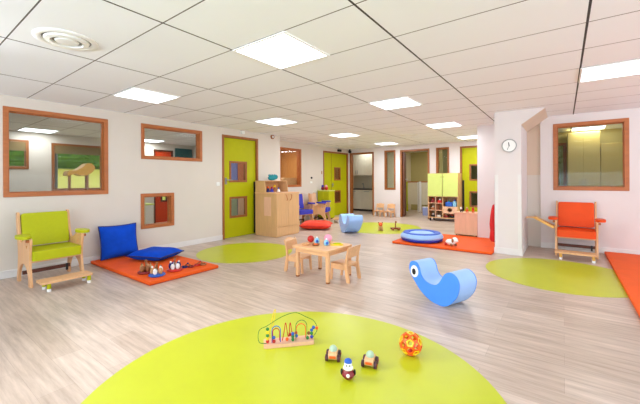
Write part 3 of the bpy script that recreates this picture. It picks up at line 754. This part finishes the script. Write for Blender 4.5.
def car(label, loc, rot):
    t = thing('toy_car', label, 'toy car', loc, rot, 'small wooden toy cars')
    b = nb(); prism(b, [[(-.05, .02), (.05, .02), (.055, .04), (.045, .058), (.0, .062), (-.048, .056), (-.055, .035)]], lambda u, v, y: (u, y, v), -.03, .03); obj('body', b, BEECH, t, bevel=.008, seg=3)
    b = nb(); sph(b, (-.005, 0, .062), (.030, .028, .030), 18, 10); obj('cabin_dome', b, DOMEG, t)
    b = nb(); bx(b, .048, .058, -.022, .022, .03, .046); obj('bumper', b, OBO, t, bevel=.003)
    for x in (-.032, .034):
        for s in (-1, 1):
            b = nb(); cyl(b, (x, s * .032, .024), (x, s * .05, .024), .024, .022, 20); w = obj('wheel', b, WHEEL, t, bevel=.003)
            b = nb(); cyl(b, (x, s * .05, .024), (x, s * .053, .024), .008, .007, 12); obj('hub', b, RED, w)
    return t
DOMEG = mat('grey_green_dome', (170, 196, 172), .3); WHEEL = mat('dark_purple_wheel', (70, 34, 44), .4)
car('small wooden toy car with green dome, left of the pair behind the penguin', (-1.275, 1.865, .0025), R(-62)); car('small wooden toy car with green dome, right of the pair nearer the orange ball', (-1.035, 1.945, .0025), R(-72))
pg = thing('roly_poly_toy', 'little roly-poly figure with blue cap, white head and red belly', 'toy', (-1.075, 1.735, .0025), R(-60))
b = nb(); lathe(b, [(0, 0), (.022, .003), (.037, .018), (.04, .032), (.032, .05), (.02, .062), (0, .066)], 24); obj('belly', b, MAROON, pg)
b = nb(); sph(b, (.034, 0, .034), (.008, .012, .012), 14, 8); obj('button', b, WHITE, pg)
b = nb(); lathe(b, [(.02, .055), (.03, .062), (.031, .07), (.02, .078)], 24); obj('collar', b, WHITE, pg)
b = nb(); sph(b, (0, 0, .088), (.025, .025, .024), 20, 12); obj('head', b, WHITE, pg)
b = nb(); sph(b, (-.002, 0, .104), (.024, .024, .018), 20, 12); obj('cap', b, TBLUE, pg)
for s in (-1, 1):
    b = nb(); sph(b, (0, s * .04, .04), (.012, .008, .02), 12, 8); obj('arm', b, BLACK, pg)
    b = nb(); sph(b, (.023, s * .009, .09), .0045, 8, 6); obj('eye', b, BLACK, pg)
# lattice ball
def lattice(r):
    s = nb(); bmesh.ops.create_icosphere(s, subdivisions=1, radius=1)
    # truncate: pentagon and hexagon holes
    b = nb(); vm = {}
    for e in s.edges:
        a, c = e.verts
        for p, q in ((a, c), (c, a)):
            vm[(p.index, q.index)] = b.verts.new((p.co * (2 / 3) + q.co / 3).normalized() * r)
    s.verts.ensure_lookup_table()
    for f in s.faces:
        vs = [v.index for v in f.verts]; lp_ = []
        for i in range(3): lp_ += [vm[(vs[i], vs[(i + 1) % 3])], vm[(vs[(i + 1) % 3], vs[i])]]
        b.faces.new(lp_)
    for v in s.verts:
        n = v.co.normalized(); x, y = frame_of(n)
        ring = sorted([e.other_vert(v) for e in v.link_edges], key=lambda o: math.atan2((o.co - v.co).dot(y), (o.co - v.co).dot(x)))
        f = b.faces.new([vm[(v.index, o.index)] for o in ring]); f.material_index = 1
    s.free(); return b
lb = thing('lattice_ball', 'orange and yellow openwork ball on the right of the big green patch', 'ball', (-.865, 2.225, .0025))
def lat_mesh(sel, m, name, seed):
    b = lattice(.076)
    fs = list(b.faces); out = nb()
    for i, f in enumerate(fs):
        if (f.material_index == 1) != sel: continue
        c = f.calc_center_median(); n = len(f.verts); rim = [v.co.copy() for v in f.verts]
        # rounded ring: outer loop at the edges, hole inside, both with thickness
        N = n * 4; O = []; I = []
        for k in range(N):
            t = k / 4; a = rim[int(t) % n]; d = rim[(int(t) + 1) % n]; p = a.lerp(d, t - int(t)); O.append(p)
            I.append(c + (p - c).normalized() * (0.62 * (rim[0] - c).length * .92))
        for q in range(2):
            pass
        Vo = [out.verts.new(p.normalized() * .079) for p in O]; Vi = [out.verts.new(p.normalized() * .078) for p in I]
        Uo = [out.verts.new(p.normalized() * .070) for p in O]; Ui = [out.verts.new(p.normalized() * .070) for p in I]
        for k in range(N):
            k2 = (k + 1) % N
            out.faces.new((Vo[k], Vo[k2], Vi[k2], Vi[k])); out.faces.new((Vi[k], Vi[k2], Ui[k2], Ui[k])); out.faces.new((Ui[k], Ui[k2], Uo[k2], Uo[k])); out.faces.new((Uo[k], Uo[k2], Vo[k2], Vo[k]))
    b.free(); bmesh.ops.translate(out, verts=out.verts, vec=(0, 0, .079))
    return obj(name, out, m, lb)
lat_mesh(False, OBO, 'hexagon_lattice', 1); lat_mesh(True, YELLOW, 'pentagon_lattice', 2)
b = nb(); sph(b, (0, 0, .022), .02, 14, 8); obj('inner_bead', b, RED, lb)

# ------------------------------------------------------------------ baby toys on the left mat (z = .045)
def spinner(label, loc, disc, top, rot=0):
    t = thing('spinning_toy', label, 'toy', loc, rot, 'disc-based baby toys on the left mat')
    b = nb(); lathe(b, [(0, 0), (.085, 0), (.098, .012), (.09, .026), (.03, .034), (0, .035)], 32); obj('disc', b, disc, t)
    for k in range(5):
        a = 2 * PI * k / 5; x, y = .052 * math.cos(a), .052 * math.sin(a)
        b = nb(); sph(b, (x, y, .062), (.026, .026, .042), 14, 10); obj('figure', b, top[k % len(top)], t)
        b = nb(); sph(b, (x, y, .112), .013, 12, 8); obj('figure_head', b, top[(k + 1) % len(top)], t)
    b = nb(); cyl(b, (0, 0, .03), (0, 0, .15), .012, .008, 12); sph(b, (0, 0, .155), .016, 12, 8); obj('handle', b, BROWN, t)
spinner('brown figures on a maroon disc, leftmost toy on the left mat', (-4.33, 2.07, .045), MAROON, [BROWN, TAN]); spinner('tan figures on a blue disc, nearest toy on the left mat', (-4.09, 2.09, .045), TBLUE, [TAN, WHITE, BROWN], .4)
spinner('white and navy figures on a red disc in the middle of the left mat', (-4.13, 2.35, .045), RED, [WHITE, BLUEP], .2)
def ringtoy(label, loc, m1, m2, rot):
    t = thing('ring_rattle', label, 'toy', loc, rot, 'ring rattles on the left mat')
    for i, (x, m) in enumerate(((-.055, m1), (.055, m2))):
        b = nb(); tube(b, [(x + .045 * math.cos(2 * PI * k / 20), .045 * math.sin(2 * PI * k / 20), .016) for k in range(20)], .014, 8, closed=True); obj('ring', b, m, t)
    b = nb(); tube(b, arc(-.05, .05, 0, 0, .02, .045), .010, 8); obj('bridge', b, BROWN, t)
    b = nb(); sph(b, (0, 0, .072), .018, 12, 8); obj('knob', b, m1, t); t.scale = (.75, .75, .75)
ringtoy('dark navy and maroon ring rattle on the left mat', (-4.13, 2.535, .045), BLUEP, MAROON, R(50)); ringtoy('red and brown ring rattle at the right end of the left mat', (-4.09, 2.70, .045), RED, BROWN, R(60))

# toy on the middle mat
dg = thing('plush_dog', 'small white and brown plush dog on the middle mat', 'toy', (-1.63, 6.12, .045), R(-30)); dg.scale = (1.2, 1.2, 1.15)
b = nb(); sph(b, (0, 0, .055), (.085, .05, .045), 18, 12); obj('body', b, WHITE, dg)
b = nb(); sph(b, (.085, 0, .10), (.045, .04, .042), 16, 10); sph(b, (.125, 0, .09), (.02, .02, .016), 10, 8); obj('head', b, WHITE, dg)
for s in (-1, 1):
    b = nb(); sph(b, (.08, s * .042, .095), (.02, .01, .034), 12, 8); obj('ear', b, BROWN, dg)
    for x in (-.055, .055):
        b = nb(); sph(b, (x, s * .04, .022), (.026, .016, .022), 12, 8); obj('paw', b, RED if x < 0 else BROWN, dg)
# toys on the far patch
pd = thing('plush_bear', 'small tan plush animal on the far green patch', 'toy', (-3.56, 7.26, .0025), R(-60))
b = nb(); sph(b, (0, 0, .065), (.065, .055, .065), 18, 12); obj('body', b, TAN, pd)
b = nb(); sph(b, (.02, 0, .15), (.05, .05, .048), 18, 12); sph(b, (.065, 0, .14), (.02, .022, .018), 10, 8); obj('head', b, OBO, pd)
for s in (-1, 1):
    b = nb(); sph(b, (.01, s * .042, .19), .018, 10, 8); obj('ear', b, BROWN, pd)
    b = nb(); sph(b, (.05, s * .04, .025), (.035, .022, .024), 12, 8); obj('foot', b, TAN, pd)
st = thing('push_toy', 'dark brown wheeled toy with upright handle on the far green patch', 'toy', (-3.28, 7.50, .0025), R(35))
b = nb(); prism(b, [rrect(-.12, .12, -.05, .05, .03)], lambda u, v, z: (u, v, z), .03, .065); obj('chassis', b, MAROON, st, bevel=.006)
for x in (-.07, .07):
    for s in (-1, 1):
        b = nb(); cyl(b, (x, s * .05, .03), (x, s * .07, .03), .03, .028, 16); obj('wheel', b, BROWN, st)
b = nb(); tube(b, [(0, 0, .06), (0, 0, .15), (.01, 0, .19)], .014, 10); sph(b, (.01, 0, .20), .026, 14, 8); obj('upright_handle', b, BROWN, st)

# ------------------------------------------------------------------ beech cabinet by the green door
cb = thing('beech_cabinet', 'beech cabinet with two bow-handled doors beside the green door', 'cabinet', (-5.265, 5.475, 0))
b = nb(); bx(b, -.335, .315, -.37, .37, .0, .935); obj('carcass', b, CABW, cb, bevel=.003)
b = nb(); bx(b, -.335, .335, -.385, .385, .935, .96); obj('worktop', b, BEECH, cb, bevel=.004)
for s in (-1, 1):
    b = nb(); bx(b, .315, .335, min(s * .002, s * .368), max(s * .002, s * .368), .22, .928); d = obj('door', b, CABW, cb, bevel=.003)
    b = nb(); tube(b, [(.335, s * .05, .78), (.362, s * .055, .80), (.366, s * .075, .84), (.362, s * .085, .89), (.335, s * .085, .91)], .008, 8); obj('door_handle', b, FRAME, d)
b = nb(); bx(b, .315, .333, -.368, .368, .03, .212); obj('drawer_front', b, CABW, cb, bevel=.003)
b = nb(); bx(b, -.05, .16, -.374, -.3695, .45, .86); s_ = obj('side_notice', b, PINKW, cb, smooth=False); s_['label'] = 'pale rectangular sheet on the cabinet side'
hu = nb()
for s in (-1, 1): prism(hu, [[(-.33, .96), (.0, .96), (-.04, 1.215), (-.33, 1.215)]], lambda u, v, y: (u, y, v), min(s * .35, s * .37), max(s * .35, s * .37))
bx(hu, -.335, -.318, -.35, .35, .96, 1.215); bx(hu, -.335, -.06, -.37, .37, 1.205, 1.222)
obj('hutch', hu, CABW, cb, bevel=.003)
for i, (x, y, m, m2, h, lab) in enumerate([(-5.42, 5.33, BLUEP, OBO, .13, 'navy and orange toy figure, leftmost in the cabinet hutch'), (-5.40, 5.43, PURPLE, RED, .12, 'violet and red toy figure in the cabinet hutch'),
                                  (-5.42, 5.54, BROWN, YELLOW, .16, 'tall brown toy figure in the cabinet hutch'), (-5.40, 5.65, WHITE, TBLUE, .10, 'white and blue toy figure in the cabinet hutch')]):
    t = thing('toy_figure', lab, 'toy', (x, y, .96), 0, 'toy figures in the hutch')
    b = nb(); lathe(b, [(0, 0), (.04, 0), (.042, .02), (.022, h * .6), (.012, h * .7), (0, h * .72)], 16); obj('body', b, m, t)
    b = nb(); sph(b, (0, 0, h * .82), h * .2, 14, 10); obj('head', b, m2, t)
tl = thing('teal_plush', 'teal plush toy lying on top of the cabinet hutch', 'toy', (-5.46, 5.50, 1.222), R(80))
b = nb(); sph(b, (0, 0, .06), (.11, .06, .06), 20, 12); obj('body', b, TEAL, tl)
b = nb(); sph(b, (.10, .0, .085), (.06, .05, .055), 16, 10); obj('head', b, TEAL, tl)
for k in range(4):
    b = nb(); sph(b, (-.08 + .05 * k, 0, .12), (.022, .015, .03), 12, 8); obj('spike', b, TEAL, tl)

# low green cupboard in the recess
lc = thing('green_cupboard', 'low lime green two-door cupboard in front of the double door', 'cupboard', (-6.07, 8.52, 0))
b = nb(); bx(b, -.22, .22, -.14, .16, .04, .88); obj('carcass', b, LIME, lc, bevel=.004)
b = nb(); bx(b, -.235, .235, -.165, .17, .88, .905); obj('top_board', b, LIME2, lc, bevel=.004)
b = nb(); bx(b, -.2, .2, -.12, .14, 0, .04); obj('plinth', b, DARKJ, lc)
for s in (-1, 1):
    b = nb(); bx(b, min(s * .003, s * .217), max(s * .003, s * .217), -.16, -.14, .05, .875); d = obj('door', b, LIMEV, lc, bevel=.003)
    b = nb(); sph(b, (s * .03, -.168, .62), .010, 12, 8); obj('door_knob', b, DARKJ, d)
for x, y, m, m2, lab in ((-6.15, 8.46, MAROON, PURPLE, 'dark maroon toy on the low green cupboard'), (-6.01, 8.46, RED, PINK, 'red and pink toy on the low green cupboard')):
    t = thing('soft_toy', lab, 'toy', (x, y, .905))
    b = nb(); sph(b, (0, 0, .06), (.065, .05, .06), 16, 10); obj('body', b, m, t)
    b = nb(); sph(b, (0, -.01, .13), (.042, .04, .04), 16, 10); obj('head', b, m2, t)

# tall cabinet with lime doors and cubbies, against the far wall
X0, X1, Y0, Y1 = -3.27, -2.41, 9.85, 10.27
tc_ = thing('tall_cabinet', 'tall beech cabinet with two pale lime doors above open cubbies', 'cabinet', ((X0 + X1) / 2, (Y0 + Y1) / 2, 0))
w, d = (X1 - X0) / 2, (Y1 - Y0) / 2
b = nb(); bx(b, -w, -w + .022, -d, d, .09, 1.41); bx(b, w - .022, w, -d, d, .09, 1.41); bx(b, -w + .022, w - .022, -d, d, 1.388, 1.41); bx(b, -w + .022, w - .022, -d, d, .09, .115); bx(b, -w + .022, w - .022, d - .015, d, .115, 1.388)
bx(b, -w + .022, w - .022, -d, d - .015, .715, .737); bx(b, -.011, .011, -d, d - .015, .115, .715)
obj('carcass', b, CABW, tc_, smooth=False)
b = nb()
for z_ in (.31, .52): bx(b, -w + .022, -.011, -d, d - .015, z_, z_ + .018)
bx(b, .011, w - .022, -d, d - .015, .42, .438); bx(b, .011, w - .022, -d, d - .015, .24, .258)
obj('shelf', b, PINKW, tc_, smooth=False)
b = nb(); bx(b, -.215, -.2, -d, d - .015, .115, .715); obj('divider', b, PINKW, tc_, smooth=False)
b = nb(); prism(b, [rect(.011, w - .022, .258, .42), [(.2 + .065 * math.cos(a), .34 + .06 * math.sin(a)) for a in [2 * PI * k / 24 for k in range(24)]]], lambda u, v, y: (u, y, v), -d, -d + .015); obj('porthole_panel', b, PINKW, tc_, smooth=False)
for s in (-1, 1):
    b = nb(); bx(b, min(s * .006, s * (w - .004)), max(s * .006, s * (w - .004)), -d - .018, -d, .735, 1.40); dd = obj('door', b, LIME2, tc_, bevel=.003)
    b = nb(); cyl(b, (s * .035, -d - .018, 1.30), (s * .035, -d - .032, 1.30), .012, .012, 12); obj('door_knob', b, LIMEV, dd)
for x in (-w + .06, w - .06):
    for y in (-d + .05, d - .05):
        b = nb(); cyl(b, (x - .015, y, .04), (x + .015, y, .04), .04, .04, 18); bx(b, x - .02, x + .02, y - .02, y + .02, .06, .09); obj('castor', b, BLACK, tc_)
CX, CY = (X0 + X1) / 2, Y0 + .10
def block(name, label, x, y, z_, sx, sy, sz, m, cat='toy', m2=None):
    t = thing(name, label, cat, (x, y, z_))
    b = nb(); bx(b, -sx / 2, sx / 2, -sy / 2, sy / 2, 0, sz); obj('body', b, m, t, bevel=min(sx, sz) * .15)
    b = nb(); sph(b, (0, -sy * .1, sz + .018), min(sx, .08) * .38, 12, 8); obj('top_knob', b, m2 or WHITE, t)
block('toy_train', 'red toy with white knob in the upper left cubbies of the tall cabinet', CX - .10, CY, .538, .12, .12, .08, RED)
block('toy_box', 'maroon toy in the upper left corner cubby of the tall cabinet', CX - .30, CY, .538, .12, .12, .09, MAROON, 'toy', RED)
block('toy_truck', 'blue toy truck in the upper right cubby of the tall cabinet', CX + .16, CY, .438, .20, .14, .13, TBLUE, 'toy', TEAL)
block('toy_boat', 'pale blue toy at the right end of the upper cubby', CX + .32, CY, .438, .10, .12, .16, SKYB, 'toy', TBLUE)
block('toy_house', 'brown toy in the middle left cubby', CX - .30, CY, .328, .11, .12, .07, BROWN)
for i, (x, m, m2, lab) in enumerate([(-.30, BLACK, WHITE, 'black and white toy, leftmost on the bottom shelf of the tall cabinet'), (-.13, WHITE, BLACK, 'white toy second from left on the bottom shelf of the tall cabinet'),
                                   (.08, MAROON, TAN, 'maroon toy third from left on the bottom shelf of the tall cabinet'), (.24, BLACK, RED, 'black toy with red knob, rightmost on the bottom shelf')]):
    block('shelf_toy', lab, CX + x, CY, .115, .11, .10, .06, m, 'toy', m2)
# pink chest and toys
pc = thing('toy_chest', 'low pinkish beech toy chest between the mat and the green door', 'chest', (-1.69, 7.70, 0))
b = nb(); bx(b, -.23, .23, -.17, .17, .035, .49); obj('body', b, PINKW, pc, bevel=.004)
b = nb(); bx(b, -.24, .24, -.18, .18, .49, .512); obj('lid', b, PINKW, pc, bevel=.004)
for x in (-.2, .2):
    for y in (-.13, .13):
        b = nb(); cyl(b, (x - .012, y, .018), (x + .012, y, .018), .018, .018, 14); obj('castor', b, BLACK, pc)
for x, m, m2, lab in ((-1.80, BLACK, WHITE, 'black and white toy animal on the pink toy chest'), (-1.68, OBO, TAN, 'orange toy animal in the middle of the pink toy chest'), (-1.56, OBO, RED, 'orange and red toy animal at the right of the pink toy chest')):
    t = thing('toy_animal', lab, 'toy', (x, 7.62, .512), R(-80), 'toy animals on the chest')
    b = nb(); sph(b, (0, 0, .055), (.055, .03, .032), 14, 10); obj('body', b, m, t)
    b = nb(); sph(b, (.05, 0, .09), (.028, .024, .028), 12, 8); obj('head', b, m2, t)
    for lx in (-.03, .03):
        for s in (-1, 1):
            b = nb(); cyl(b, (lx, s * .016, 0), (lx, s * .016, .045), .009, .009, 8); obj('leg', b, m, t)
# red bag hanging at the pillar
rb = thing('hanging_bag', 'red cloth bag hanging on the left side of the white pillar', 'bag', (-.985, 6.45, .14))
b = nb(); prof = [(0, 0), (.045, .0), (.065, .05), (.06, .18), (.068, .3), (.055, .45), (.035, .58), (.015, .64), (0, .645)]
lathe(b, prof, 18)
for v in b.verts: v.co.y *= 1.6; v.co.x *= 1 + .12 * math.sin(v.co.z * 22 + v.co.y * 9)
obj('bag_body', b, REDF, rb)
b = nb(); tube(b, [(0, -.02, .63), (.04, 0, .68), (.068, 0, .69)], .007, 8); obj('strap', b, REDF, rb)
b = nb(); cyl(b, (.07, 0, .69), (.03, 0, .69), .010, .010, 10); obj('hook', b, GREY, rb)

# ------------------------------------------------------------------ kitchenette
ku = thing('wall_cupboard', 'cream kitchen wall cupboards seen through the kitchenette doorway', 'cupboard', (-6.15, 11.60, 1.40))
b = nb(); bx(b, -.80, .80, -.28, .39, 0, .83); obj('carcass', b, CREAM, ku, bevel=.003)
for k in range(4):
    x0 = -.8 + .4 * k
    b = nb(); bx(b, x0 + .004, x0 + .396, -.30, -.28, .004, .826); d_ = obj('door', b, CREAM, ku, bevel=.003)
    b = nb(); hx = x0 + (.36 if k % 2 == 0 else .04); tube(b, [(hx, -.30, .06), (hx, -.325, .07), (hx, -.325, .19), (hx, -.30, .20)], .008, 8); obj('door_handle', b, GREY, d_)
kb = thing('base_units', 'cream kitchen base units with dark worktop in the kitchenette', 'cupboard', (-6.15, 11.66, 0))
b = nb(); bx(b, -.9, .9, -.28, .33, .08, .84); obj('carcass', b, CREAM, kb, bevel=.003)
b = nb(); bx(b, -.92, .92, -.32, .33, .84, .875); obj('worktop', b, SLATE, kb, bevel=.004)
b = nb(); bx(b, -.88, .88, -.24, .3, 0, .08); obj('plinth', b, SLATE, kb)
for k in range(3):
    x0 = -.9 + .6 * k
    b = nb(); bx(b, x0 + .004, x0 + .596, -.30, -.28, .085, .83); d_ = obj('door', b, CREAM, kb, bevel=.003)
    b = nb(); tube(b, [(x0 + .2, -.30, .77), (x0 + .2, -.325, .77), (x0 + .4, -.325, .77), (x0 + .4, -.30, .77)], .008, 8); obj('door_handle', b, GREY, d_)
tp = thing('tap', 'small dark kitchen tap on the worktop', 'tap', (-6.5, 11.75, .875))
b = nb(); tube(b, spline([(0, 0, 0), (0, 0, .15), (0, -.03, .2), (0, -.1, .2), (0, -.12, .16)]), .012, 8); obj('spout', b, GREY, tp)
b = nb(); cyl(b, (.02, 0, .03), (.07, 0, .06), .008, .006, 8); obj('lever', b, GREY, tp)
# ------------------------------------------------------------------ washroom partitions
for xa, xb, lab in ((-4.77, -4.35, 'left cream washroom partition with lime post'), (-4.25, -3.90, 'right cream washroom partition behind the tall cabinet')):
    t = thing('toilet_partition', lab, 'partition', ((xa + xb) / 2, 12.0, 0), 0, 'low washroom partitions'); h = (xb - xa) / 2
    b = nb(); bx(b, -h + .03, h, -.015, .015, .30, 1.12); obj('panel', b, CREAM, t, bevel=.004)
    b = nb(); bx(b, -h - .05, -h + .03, -.03, .03, .03, 1.15); obj('post', b, LIMEV if xa < -4.5 else WHITE, t, bevel=.006)
    b = nb(); bx(b, h - .01, h + .02, -.02, .02, .03, 1.13); obj('end_post', b, WHITE, t, bevel=.004)
    b = nb(); bx(b, -h, h, -.02, .02, 1.12, 1.16); obj('cap_rail', b, FRAME, t, bevel=.004)
    for x in (-h - .01, h): 
        b = nb(); cyl(b, (x, 0, 0), (x, 0, .032), .02, .015, 12); obj('foot', b, WHITE, t)
bn = thing('waste_bin', 'pale blue waste bin on the washroom floor beside the tall cabinet', 'bin', (-3.78, 11.25, 0))
b = nb(); prism(b, [[(-.10, 0), (.10, 0), (.12, .27), (-.12, .27)]], lambda u, v, y: (u, y, v), -.1, .1); obj('body', b, BINB, bn, bevel=.01) if False else obj('body', b, mat('bin_blue', (150, 160, 205), .4), bn, bevel=.01)
b = nb(); bx(b, -.125, .125, -.108, .108, .27, .285); obj('rim', b, WHITE, bn, bevel=.004)

# ------------------------------------------------------------------ furniture behind the glass
# wooden animal-backed stool in the neighbouring room
ws = thing('wooden_stool', 'orange-brown wooden play stool with curved side in the neighbouring room', 'stool', (-8.0, 2.48, 0), R(90))
b = nb(); prism(b, [smooth_loop([(-.22, 1.34), (-.20, 1.44), (-.08, 1.45), (.03, 1.52), (.12, 1.60), (.20, 1.585), (.25, 1.52), (.22, 1.44), (.13, 1.36), (.02, 1.34), (-.08, 1.385), (-.15, 1.36)], 3)], lambda u, v, y: (u, y, v), -.14, .14); obj('curved_side', b, YTRAY, ws, bevel=.01)
for x, y in ((-.19, -.11), (-.12, .11), (.12, -.11), (.17, .11)):
    b = nb(); cyl(b, (x, y, .88), (x, y, 1.40), .022, .024, 12); obj('leg', b, BROWN, ws)
wt = thing('window_counter', 'white counter under the garden window of the neighbouring room', 'counter', (-8.15, 2.6, 0))
b = nb(); bx(b, -.35, .35, -1.4, 1.2, .84, .88); obj('worktop', b, CREAM, wt, bevel=.004)
b = nb(); bx(b, -.30, .30, -1.35, 1.15, 0, .84); obj('carcass', b, CREAM, wt, bevel=.004)
wp = thing('white_cupboard', 'white cupboard behind the low square window', 'cupboard', (-8.9, 4.05, 0))
b = nb(); bx(b, -.25, .25, -.40, .28, 0, .60); obj('carcass', b, WHITE, wp, bevel=.004)
b = nb(); bx(b, -.27, .27, -.42, .30, .60, .635); obj('worktop', b, LIME2, wp, bevel=.004)
# cupboards behind the right window
for xa, xb, z1, yy, lab in ((.08, .63, 2.25, 9.4, 'tall khaki cupboard seen in the middle of the right window'), (.64, 1.5, 1.98, 9.45, 'khaki cupboard seen at the right of the right window')):
    t = thing('tall_cupboard', lab, 'cupboard', ((xa + xb) / 2, yy, 0)); h = (xb - xa) / 2
    b = nb(); bx(b, -h, h, -.22, .22, 0, z1); obj('carcass', b, KHAKI, t, bevel=.004)
    for s in (-1, 1):
        b = nb(); bx(b, min(s * .003, s * (h - .003)), max(s * .003, s * (h - .003)), -.24, -.22, .05, z1 - .01); dd = obj('door', b, KHAKI, t, bevel=.003)
        b = nb(); tube(b, [(s * .03, -.24, 1.1), (s * .03, -.262, 1.11), (s * .03, -.262, 1.2), (s * .03, -.24, 1.21)], .006, 6); obj('door_handle', b, GREY, dd)
# shelf box on the recess window ledge
b = nb(); prism(b, [rrect(6.98, 7.72, .9, 1.30, .10)], lambda u, v, x: (x, u, v), -6.85, -6.5); tag(obj('padded_headboard', b, TAN, bevel=.02), 'rounded tan padded box behind the recess window', 'box')

# ------------------------------------------------------------------ light
wd = bpy.data.worlds.new('World'); S.world = wd; wd.use_nodes = True
bg = wd.node_tree.nodes['Background']; bg.inputs['Color'].default_value = (0.86, 0.93, 1.0, 1); bg.inputs['Strength'].default_value = 2.6
def area(name, loc, rot, sx, sy, e, c):
    l = bpy.data.lights.new(name, 'AREA'); l.shape = 'RECTANGLE'; l.size = sx; l.size_y = sy; l.energy = e; l.color = c
    o = bpy.data.objects.new(name, l); COL.objects.link(o); o.location = loc; o.rotation_euler = rot; return o
# up-tilted fill lamps added at the unseen windows to brighten the ceiling
area('window_daylight', (-.6, -3.4, 1.2), (R(156), 0, 0), 7.8, 1.5, 490, (.70, .86, 1.0))
area('window_daylight', (4.6, 2.4, 1.2), (R(156), 0, R(90)), 8.6, 1.5, 310, (.70, .86, 1.0))
# assumed spot lamp, added below the unseen near-left fixture to cast toy shadows
sl = bpy.data.lights.new('ceiling_spot', 'SPOT'); sl.energy = 600; sl.color = (1, .98, .95); sl.spot_size = R(80); sl.spot_blend = 1.0; sl.shadow_soft_size = .07
so = bpy.data.objects.new('ceiling_spot', sl); COL.objects.link(so); so.location = (lp(-1, -1)[0], lp(-1, -1)[1], CEIL - .05)
so.rotation_euler = (Vector((-.6, 2.6, .2)) - so.location).to_track_quat('-Z', 'Y').to_euler()

for a, c, e in ((-1, 1, 9), (0, 1, 10), (-1, 2, 34), (0, 2, 16), (-1, 3, 38), (0, 3, 32), (-2, 0, 12), (-3, 1, 16), (-3, 0, 8), (-2, 1, 10)):
    area('ceiling_lamp', (lp(a, c)[0], lp(a, c)[1], CEIL - .03), (0, 0, 0), .5, .5, e, (.92, .96, 1.0))  # extra lamps added under the panels to brighten the far and neighbouring rooms

area('ceiling_lamp', (-7.2, 7.4, CEIL - .03), (0, 0, 0), .5, .5, 40, (1, .95, .88))  # extra lamps for the unseen fixtures added in the back rooms
area('ceiling_lamp', (-7.2, 9.5, CEIL - .03), (0, 0, 0), .5, .5, 6, (1, .95, .88))
area('ceiling_lamp', (.437, lp(1, 3)[1], CEIL - .03), (0, 0, 0), .5, .5, 14, (1, .96, .88))

area('ceiling_lamp', (-3.75, 11.7, CEIL - .03), (0, 0, 0), .5, .5, 16, (1, .95, .88))
area('ceiling_lamp', (-6.1, 11.0, CEIL - .03), (0, 0, 0), .5, .5, 2, (1, .95, .88))

# ------------------------------------------------------------------ camera
cam = bpy.data.cameras.new('camera'); co = bpy.data.objects.new('camera', cam); COL.objects.link(co); S.camera = co
cam.sensor_width = 36; cam.lens = 329 / 640 * 36; cam.shift_y = -22 / 640; cam.clip_start = .05
co.location = (0, 0, 1.23)
co.rotation_euler = (Matrix.Rotation(R(36.5), 3, 'Z') @ Matrix.Rotation(R(90), 3, 'X') @ Matrix.Rotation(R(-.3), 3, 'Z')).to_euler()
vs = S.view_settings
S.display_settings.display_device = 'sRGB'; vs.view_transform = 'Standard'; vs.look = 'None'; vs.gamma = 1; vs.use_curve_mapping = False; vs.exposure = -0.21
S.cycles.use_denoising = True; S.cycles.max_bounces = 10; S.cycles.diffuse_bounces = 6; S.cycles.sample_clamp_indirect = 6
